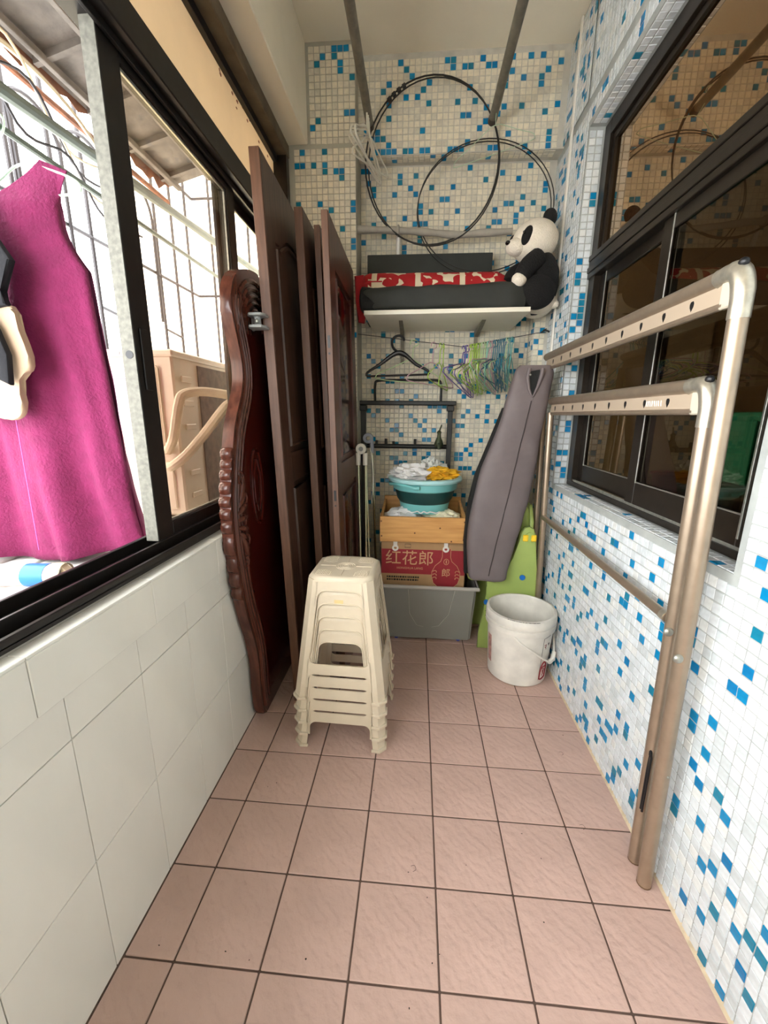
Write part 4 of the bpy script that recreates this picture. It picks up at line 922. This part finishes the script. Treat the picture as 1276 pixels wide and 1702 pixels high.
obj('shoulder_bar', tb(NB(), smoothpts([(-.172, 0, -.175), (-.165, 0, -.155), (-.10, 0, -.115), (-.035, 0, -.07), (0, 0, -.058), (.035, 0, -.07), (.09, 0, -.115), (.15, 0, -.145), (.16, 0, -.165)], 4), [.006+.007*math.exp(-((k-16)/8)**2) for k in range(33)], 10), BLACKP, t)
obj('trouser_bar', tube([(-.172, 0, -.176), (.16, 0, -.166)], .0055, 8), BLACKP, t)
obj('hook', tb(NB(), smoothpts([(0, 0, -.06), (-.03, 0, -.035), (-.038, 0, -.005), (-.025, 0, .018), (0, 0, .026), (.02, 0, .016), (.024, 0, .0)], 4), .0065, 8), BLACKP, t)
random.seed(5)
for i in range(5):
    o = link('wire_hanger', hanger_mesh(mat('hanger_wire_white', (226, 222, 206), .4), .0042, .16)); tag(o, 'white plastic-coated hanger bunched on the end of the left ceiling pole', 'hanger', 'white hangers on the left pole')
    o.location = (-.262+.004*math.sin(i), 2.19+.018*i, 2.555+.0075); o.rotation_euler = (0, random.uniform(-.15, .15), 1.18+random.uniform(-.28, .22))
o = link('wire_hanger', hanger_mesh(mat('hanger_wire_faint_green', (188, 208, 180), .4), .0018, .20)); tag(o, 'faint green wire hanger tilted on the end of the right ceiling pole', 'hanger'); o.location = (.314, 2.20, 2.562); o.rotation_euler = (.9, -.32, .1)
# ------------------------------------------------------------------ taupe bag, toy chair, bucket
t = thing('toy_chair', 'lime green plastic child chair with yellow knob behind the bucket', 'child chair')
sp = [(.350, .001), (.395, .001), (.394, .08), (.378, .20), (.377, .25), (.388, .30), (.386, .345), (.373, .385), (.373, .405), (.438, .408), (.475, .45), (.504, .513), (.522, .60), (.530, .65), (.545, .672), (.568, .680), (.590, .668), (.604, .63), (.622, .45), (.629, .339), (.634, .001), (.585, .001), (.575, .10), (.50, .16), (.43, .10), (.41, .001)]
sp = [(.350, .001), (.353, .10), (.372, .20), (.377, .25), (.388, .30), (.386, .345), (.373, .385), (.373, .405), (.438, .408), (.475, .45), (.504, .513), (.522, .60), (.530, .65), (.545, .672), (.568, .680), (.590, .668), (.604, .63), (.622, .45), (.629, .339), (.634, .001)]
obj('side_panel', prism(NB(), sp, lambda p: (p[0], 1.995, p[1]), (0, .022, 0), .005), GREEN, t)
obj('side_panel', prism(NB(), sp, lambda p: (p[0]-.01, 2.25, p[1]), (0, .022, 0), .005), GREEN, t)
obj('seat_board', prism(NB(), [(.285, 2.02), (.30, 1.997), (.375, 1.994), (.375, 2.018), (.60, 2.018), (.60, 2.249), (.365, 2.249), (.365, 2.275), (.295, 2.27), (.285, 2.25)], lambda p: (p[0], p[1], .385), (0, 0, .018), .004), GREEN, t)
obj('backrest', prism(NB(), [(2.018, .42), (2.249, .42), (2.249, .70), (2.20, .775), (2.07, .775), (2.018, .70)], lambda p: (.575+.0*p[1], p[0], p[1]), (.018, 0, 0), .004), GREEN, t)
obj('back_wing', prism(NB(), [(.535, .60), (.548, .75), (.560, .775), (.575, .755), (.585, .68), (.588, .60)], lambda p: (p[0]-.004, 2.05, p[1]), (0, .016, 0), .003), GREEN, t)
kn = obj('knob_plate', tube([(.572, 1.994, .625), (.572, 1.990, .625)], .026, 20), GREEN, t)
for dx in (-.022, .018): obj('yellow_knob', box((.572+dx-.012, 1.985, .606), (.572+dx+.014, 1.9935, .640), .004), YELLOW, t)
obj('blue_button', tube([(.553, 1.9945, .413), (.553, 1.989, .413)], .014, 18), BLUEP, t); obj('blue_button', tube([(.382, 1.9945, .27), (.382, 1.989, .27)], .014, 18), BLUEP, t)
for z in (.22, .195): obj('bolt_hole', tube([(.385, 1.9945, z), (.385, 1.994, z)], .004, 8), BLACKP, t)
# bag
t = thing('folding_cot_bag', 'tall taupe grey nylon bag leaning on the toy chair and drying rack', 'bag')
st = [(.408, .292, .455, 1.955), (.42, .280, .464, 1.95), (.46, .274, .470, 1.95), (.60, .262, .499, 1.953), (.724, .270, .524, 1.957), (.845, .288, .549, 1.962), (.963, .312, .565, 1.967), (1.077, .352, .573, 1.973), (1.189, .388, .588, 1.979), (1.297, .412, .600, 1.984), (1.385, .436, .612, 1.99), (1.418, .446, .612, 1.992), (1.438, .462, .600, 1.994)]
Sx = smoothpts([(a, b, c) for a, b, c, d in st], 4); Sy = smoothpts([(d, 0, 0) for a, b, c, d in st], 4)
bm = NB(); rr = []; seg = 36
for i, q in enumerate(Sx):
    z, xl, xr = q; yc = Sy[i].x; w = (xr-xl)/2; cx = (xr+xl)/2; th = .042 if z < 1.38 else .042*max(.35, 1-(z-1.38)*8)
    ringv = []
    for j in range(seg):
        a = 2*PI*j/seg; c, s_ = math.cos(a), math.sin(a)
        X = cx+math.copysign(abs(c)**.62, c)*w; Yv = yc+.025+math.copysign(abs(s_)**.62, s_)*th
        Yv += .016*noise.noise(Vector((X*7, z*4, 3)))+.009*noise.noise(Vector((X*16+z*12, z*8, 1)))
        ringv.append(bm.verts.new((X, Yv, z)))
    rr.append(ringv)
for A, B in zip(rr, rr[1:]):
    for j in range(seg):
        f = bm.faces.new([A[j], A[(j+1) % seg], B[(j+1) % seg], B[j]])
bm.faces.new(rr[0]); bm.faces.new(rr[-1])
obj('bag_body', bm, GREYF, t, angle=60)
def fy(z): # front surface
    k = min(range(len(Sx)), key=lambda i: abs(Sx[i].x-z)); return Sy[k].x+.025-.047
obj('zip_seam', tube([(.372+.145*((z-.44)/.86), fy(z)+.0035+.016*noise.noise(Vector(((.372+.145*((z-.44)/.86))*7, z*4, 3)))+.009*noise.noise(Vector(((.372+.145*((z-.44)/.86))*16+z*12, z*8, 1))), z) for z in [.44+.04*k for k in range(22)]], .0024, 6), mat('dark_zip', (58, 50, 50), .6), t)
obj('open_mouth', prism(NB(), [(.515, 1.300), (.525, 1.32), (.545, 1.40), (.540, 1.415), (.500, 1.408), (.492, 1.39), (.500, 1.335)], lambda p: (p[0], fy(p[1])-.0015, p[1]), (0, .006, 0)), BLACKF, t)
for pts in ([(.495, 1.420), (.488, 1.38), (.498, 1.33), (.514, 1.295)], [(.552, 1.420), (.548, 1.385), (.535, 1.34), (.516, 1.295)]):
    obj('mouth_flap', tb(NB(), [(x, fy(z)-.003, z) for x, z in pts], [.008, .009, .006, .003], 8), GREYF, t)
obj('snap_button', ell(NB(), (.498, fy(1.392)-.010, 1.392), (.005, .004, .005), 2), ALU_S, t)
obj('side_gusset', prism(NB(), [(.262, .42), (.290, .42), (.28, .60), (.288, .72), (.31, .86), (.345, .99), (.40, 1.12), (.43, 1.25), (.40, 1.25), (.35, 1.10), (.29, .93), (.262, .78), (.252, .60)], lambda p: (p[0], 2.002, p[1]), (0, .045, 0), .006), BLACKF, t)
# bucket
t = thing('paint_bucket', 'scuffed white plastic pail with red labels beside the tiled wall', 'bucket', (.512, 1.815, .001))
obj('shell', lathe(NB(), [(0, 0), (.128, .0), (.134, .006), (.149, .265), (.151, .33), (.145, .33), (.140, .25), (.126, .01), (0, .008)], 48), BUCKET, t)
obj('collar', lathe(NB(), [(.149, .262), (.158, .262), (.160, .268), (.160, .286), (.1515, .288), (.1515, .293), (.158, .295), (.160, .300), (.160, .322), (.157, .334), (.146, .336), (.144, .328)], 48), BUCKET, t)
def on_shell(a, z, e=.0008):
    r = .134+(.149-.134)*(z-.006)/.259+e; return (r*math.cos(a), r*math.sin(a), z)
def patch(a0, a1, z0, z1, nm, m, e=.0008, par=None, n=8):
    bm = NB(); A = [bm.verts.new(on_shell(a0+(a1-a0)*i/n, z0, e)) for i in range(n+1)]; B = [bm.verts.new(on_shell(a0+(a1-a0)*i/n, z1, e)) for i in range(n+1)]
    for i in range(n): bm.faces.new([A[i], A[i+1], B[i+1], B[i]])
    return obj(nm, bm, m, par or t)
lb = patch(-1.02, -.62, .125, .245, 'printed_label', BUCKET)
a = -.82
def text_on(s, size, a, z, m, par, nm):
    p = on_shell(a, z, .0016); text(nm, s, size, m, par, Matrix.Translation(p) @ Matrix.Rotation(a+PI/2, 4, 'Z') @ Matrix.Rotation(PI/2, 4, 'X'), .0003)
obj('label_outline', tube([on_shell(q, z, .001) for q, z in ((-1.02, .03), (-1.02, .14), (-1.02, .245), (-.9, .247), (-.78, .249), (-.62, .251))], .0007, 4), INK, lb)
def marks(a0, a1, z0, z1, n, m, nm, par, seed):
    rnd = random.Random(seed); bm = NB()
    for i in range(n):
        q, z = rnd.uniform(a0, a1), rnd.uniform(z0, z1); h = rnd.random() < .5
        tb(bm, [on_shell(q, z, .0012), on_shell(min(a1, q+(.05 if h else .012)), min(z1, z+(.002 if h else .012)), .0012)], .0011, 4)
    return obj(nm, bm, m, par)
marks(-.97, -.87, .188, .212, 9, mat('dark_red_ink', (120, 40, 46), .6), 'blurred_print', lb, 1); marks(-.80, -.72, .196, .214, 5, INK, 'blurred_print', lb, 2)
eo = [(-.98, .034), (-.98, .085), (-.94, .108), (-.86, .118), (-.76, .112), (-.71, .092), (-.71, .046), (-.75, .036)]
l2 = obj('red_emblem', tube([on_shell(q, z, .001) for q, z in [(p.x, p.y) for p in smoothpts([(x, y, 0) for x, y in eo], 4, True)]], .0030, 6, True), mat('deep_red_print', (136, 22, 36), .6), t)
marks(-.93, -.77, .045, .098, 22, MATS['deep_red_print'], 'blurred_print', l2, 3)
patch(-3.05, -2.80, .07, .21, 'red_side_print', mat('faded_red_print', (196, 150, 140), .6, var=.4, scale=60), .0009)
hp = [(.150*math.cos(-2.05), .150*math.sin(-2.05), .262), (-.02, -.155, .225), (.04, -.158, .185), (.085, -.140, .150), (.115, -.118, .128), (.140, -.085, .135), (.155, -.02, .20), (.158, .06, .262)]
obj('bail_handle', tube(smoothpts(hp, 5), .0045, 8), WPLAS, t)
obj('hand_grip', tb(NB(), [(.108, -.122, .128), (.130, -.104, .134), (.146, -.072, .150)], .010, 8), WPLAS, t)
bm = NB()
for k in range(26): bx(bm, (.155*math.cos(-2.2+.035*k), .159*math.sin(-2.2+.035*k)-.001, .3355), (.155*math.cos(-2.2+.035*k)+random.uniform(.002, .007), .159*math.sin(-2.2+.035*k)+.001, .3368))
obj('rim_dirt', bm, INK, t)
# ------------------------------------------------------------------ champagne drying racks on the right
def rack(label, fy0, fx0, ex, ey, ez, yfar, rt, cross, text_it):
    t = thing('drying_rack', label, 'drying rack')
    foot = Vector((fx0, fy0, .001)); top = Vector((ex, ey, ez))
    far = Vector((ex, yfar, ez))
    d = (top-foot).normalized()
    obj('leg', tube([foot, top-d*.085], rt, 16), CHAMP, t)
    obj('foot_cap', tube([foot, foot+d*.004], rt*1.02, 16), mat('brown_cap', (110, 84, 60), .5), t)
    obj('leg', tube([(fx0+.008, yfar+.0, .001), (ex+.0, yfar, ez-.05)], rt*.9, 12), CHAMP, t)
    obj('top_tube', tube([(ex, ey+.06, ez), (ex, yfar, ez)], .0165, 16), CHAMP, t)
    el = obj('elbow_joint', tube([top-d*.088, top-d*.03, top-d*.012+Vector((0, .006, 0)), top+Vector((0, .018, 0)), top+Vector((0, .066, 0))], [rt*1.08, rt*1.12, rt*1.1, rt*1.05, .0185], 18) if False else tb(NB(), smoothpts([top-d*.088, top-d*.04, top-d*.006+Vector((0, .012, .0)), top+Vector((0, .035, .002)), top+Vector((0, .066, 0))], 4), [rt*1.08]*4+[rt*1.12]*4+[rt*1.12]*4+[rt*1.02]*4+[.0185], 18), ALUCAST, t)
    e = Vector((-.0105, -.0105, .0)); c = top+Vector((-.004, .004, .004))
    obj('elbow_hole', ell(NB(), top+Vector((-.0045, .003, .0105)), (.0085, .010, .0085), 3), BLACKP, el)
    obj('hole_strip', box((ex-.004, ey+.045, ez-.052), (ex+.004, yfar-.01, ez-.014), .001), CHAMPL, t)
    obj('strip_bead', tube([(ex, ey+.04, ez-.055), (ex, yfar-.01, ez-.055)], .0075, 10), CHAMP, t)
    obj('strip_socket', box((ex-.007, ey+.012, ez-.062), (ex+.007, ey+.050, ez-.012), .003), mat('clear_grey_plastic', (190, 182, 164), .4), t)
    y = ey+.14
    while y < yfar-.05:
        P = [(0, -.011), (.006, -.002), (.007, .005), (.004, .010), (-.004, .010), (-.007, .005), (-.006, -.002)]
        obj('hanger_hole', prism(NB(), P, lambda p, y=y: (ex-.0046, y+p[0], ez-.033+p[1]), (.0005, 0, 0)), BLACKP, t); y += .105
    if text_it:
        rnd = random.Random(4); bm = NB()
        for i in range(8):
            y = ey+.165+.0095*i
            for j in range(2): tb(bm, [(ex-.0045, y+rnd.uniform(0, .004), ez-.040), (ex-.0045, y+rnd.uniform(.002, .007), ez-.027)], .0008, 4)
        obj('worn_embossed_marking', bm, WPLAS, t)
    if cross is not None:
        z = cross; k = (z-foot.z)/(top.z-foot.z); px = foot.x+(top.x-foot.x)*k
        obj('cross_bar', tube([(px-.001, ey+.02, z), (px, yfar, z)], .0125, 12), CHAMP, t); obj('bar_ferrule', tube([(px-.001, ey+.022, z), (px-.001, ey+.04, z)], .0145, 12), ALUCAST, t)
    z = .735 if cross is not None else .70
    k = z/top.z; px = foot.x+(top.x-foot.x)*k
    obj('pivot_bolt', ell(NB(), (px-.016, fy0+(ey-fy0)*k-rt*.85, z-.02), (.011, .007, .011), 3), ALU_S, t)
    obj('small_screw', ell(NB(), (foot.x-.004, fy0-rt*.9, .36), (.004, .003, .004), 2), ALU_S, t)
    return t
rack('taller champagne aluminium drying rack leaning by the right window', .884, .634, .600, .889, 1.482, 2.085, .0172, None, False)
rB = rack('lower champagne aluminium drying rack tucked behind the taller one', .944, .640, .612, .942, 1.279, 1.99, .0165, .735, True)
obj('spring_slot', tube([(.622, .925, .19), (.6205, .925, .36), (.6205, .931, .375), (.622, .934, .36), (.6235, .934, .19)], .003, 6), BLACKP, rB)
# ------------------------------------------------------------------ things glimpsed through the right window
t = thing('red_basin', 'red plastic basin seen through the dark window glass', 'basin', (1.02, 1.65, .861)); obj('shell', lathe(NB(), [(0, 0), (.075, 0), (.095, .13), (.10, .135), (.09, .13), (.07, .01), (0, .01)], 24), mat('red_plastic', (226, 62, 84), .5), t); obj('rim', lathe(NB(), [(.094, .13), (.104, .133), (.104, .139), (.092, .139)], 24), MATS['red_plastic'], t)
t = thing('room_table', 'dark table holding basins inside the dim room', 'table', (1.30, 1.6, 0)); obj('table_top', box((-.42, -1.0, .825), (.45, 1.0, .86), .004), WOODD, t)
for sx in (-.38, .4):
    for sy in (-.95, .95): obj('leg', box((sx-.025, sy-.025, -.003), (sx+.025, sy+.025, .824), .003), WOODD, t)
t = thing('green_cabinet', 'dark green cabinet inside the dim room', 'cabinet', (2.25, 2.60, -.003)); gm = mat('deep_green_paint', (20, 130, 96), .5)
obj('body', box((-.25, -.55, 0), (.3, .55, 1.25), .006), gm, t)
for sy in (-.27, .27):
    dd = obj('cabinet_door', box((-.265, sy-.255, .05), (-.251, sy+.255, 1.2), .004), gm, t); obj('handle', box((-.278, sy-.01, .62), (-.266, sy+.01, .72), .002), ALU_S, dd)
t = thing('paper_tray', 'small cream tray of papers inside the window', 'tray', (1.03, 1.30, .861)); obj('tray', taper_box(NB(), .16, .10, .18, .12, 0, .07, .004), mat('cream_plastic', (214, 190, 160), .5), t); obj('papers', box((-.06, .02, .02), (.05, .08, .10), .001), PAPER, t)
t = thing('wall_picture', 'framed picture on the far wall of the dim room', 'picture', (2.08, 3.598, 1.72)); obj('frame', box((-.20, -.02, -.25), (.20, 0, .25), .003), WOODD, t); obj('print', box((-.18, -.023, -.23), (.18, -.0205, .23)), mat('faded_print', (190, 170, 140), .6, var=.4, scale=6), t)

# dark specks of dirt on the floor tiles
random.seed(77); bm = NB()
for i in range(34):
    x, y = random.uniform(-.58, .62), random.uniform(.55, 1.7)
    ell(bm, (x, y, .0008), (random.uniform(.0008, .0026), random.uniform(.0008, .0022), .0009), 1, .4, 2, i)
for x, y in ((.02, .86), (.53, 1.02), (.56, 1.30)): tb(bm, smoothpts([(x, y, .001), (x+.008, y+.006, .001), (x+.004, y+.016, .001), (x-.006, y+.014, .001)], 4), .0005, 4)
o = obj('floor_dirt', bm, INK, None); tag(o, 'dark specks of dirt scattered over the floor tiles', 'dirt', kind='stuff')
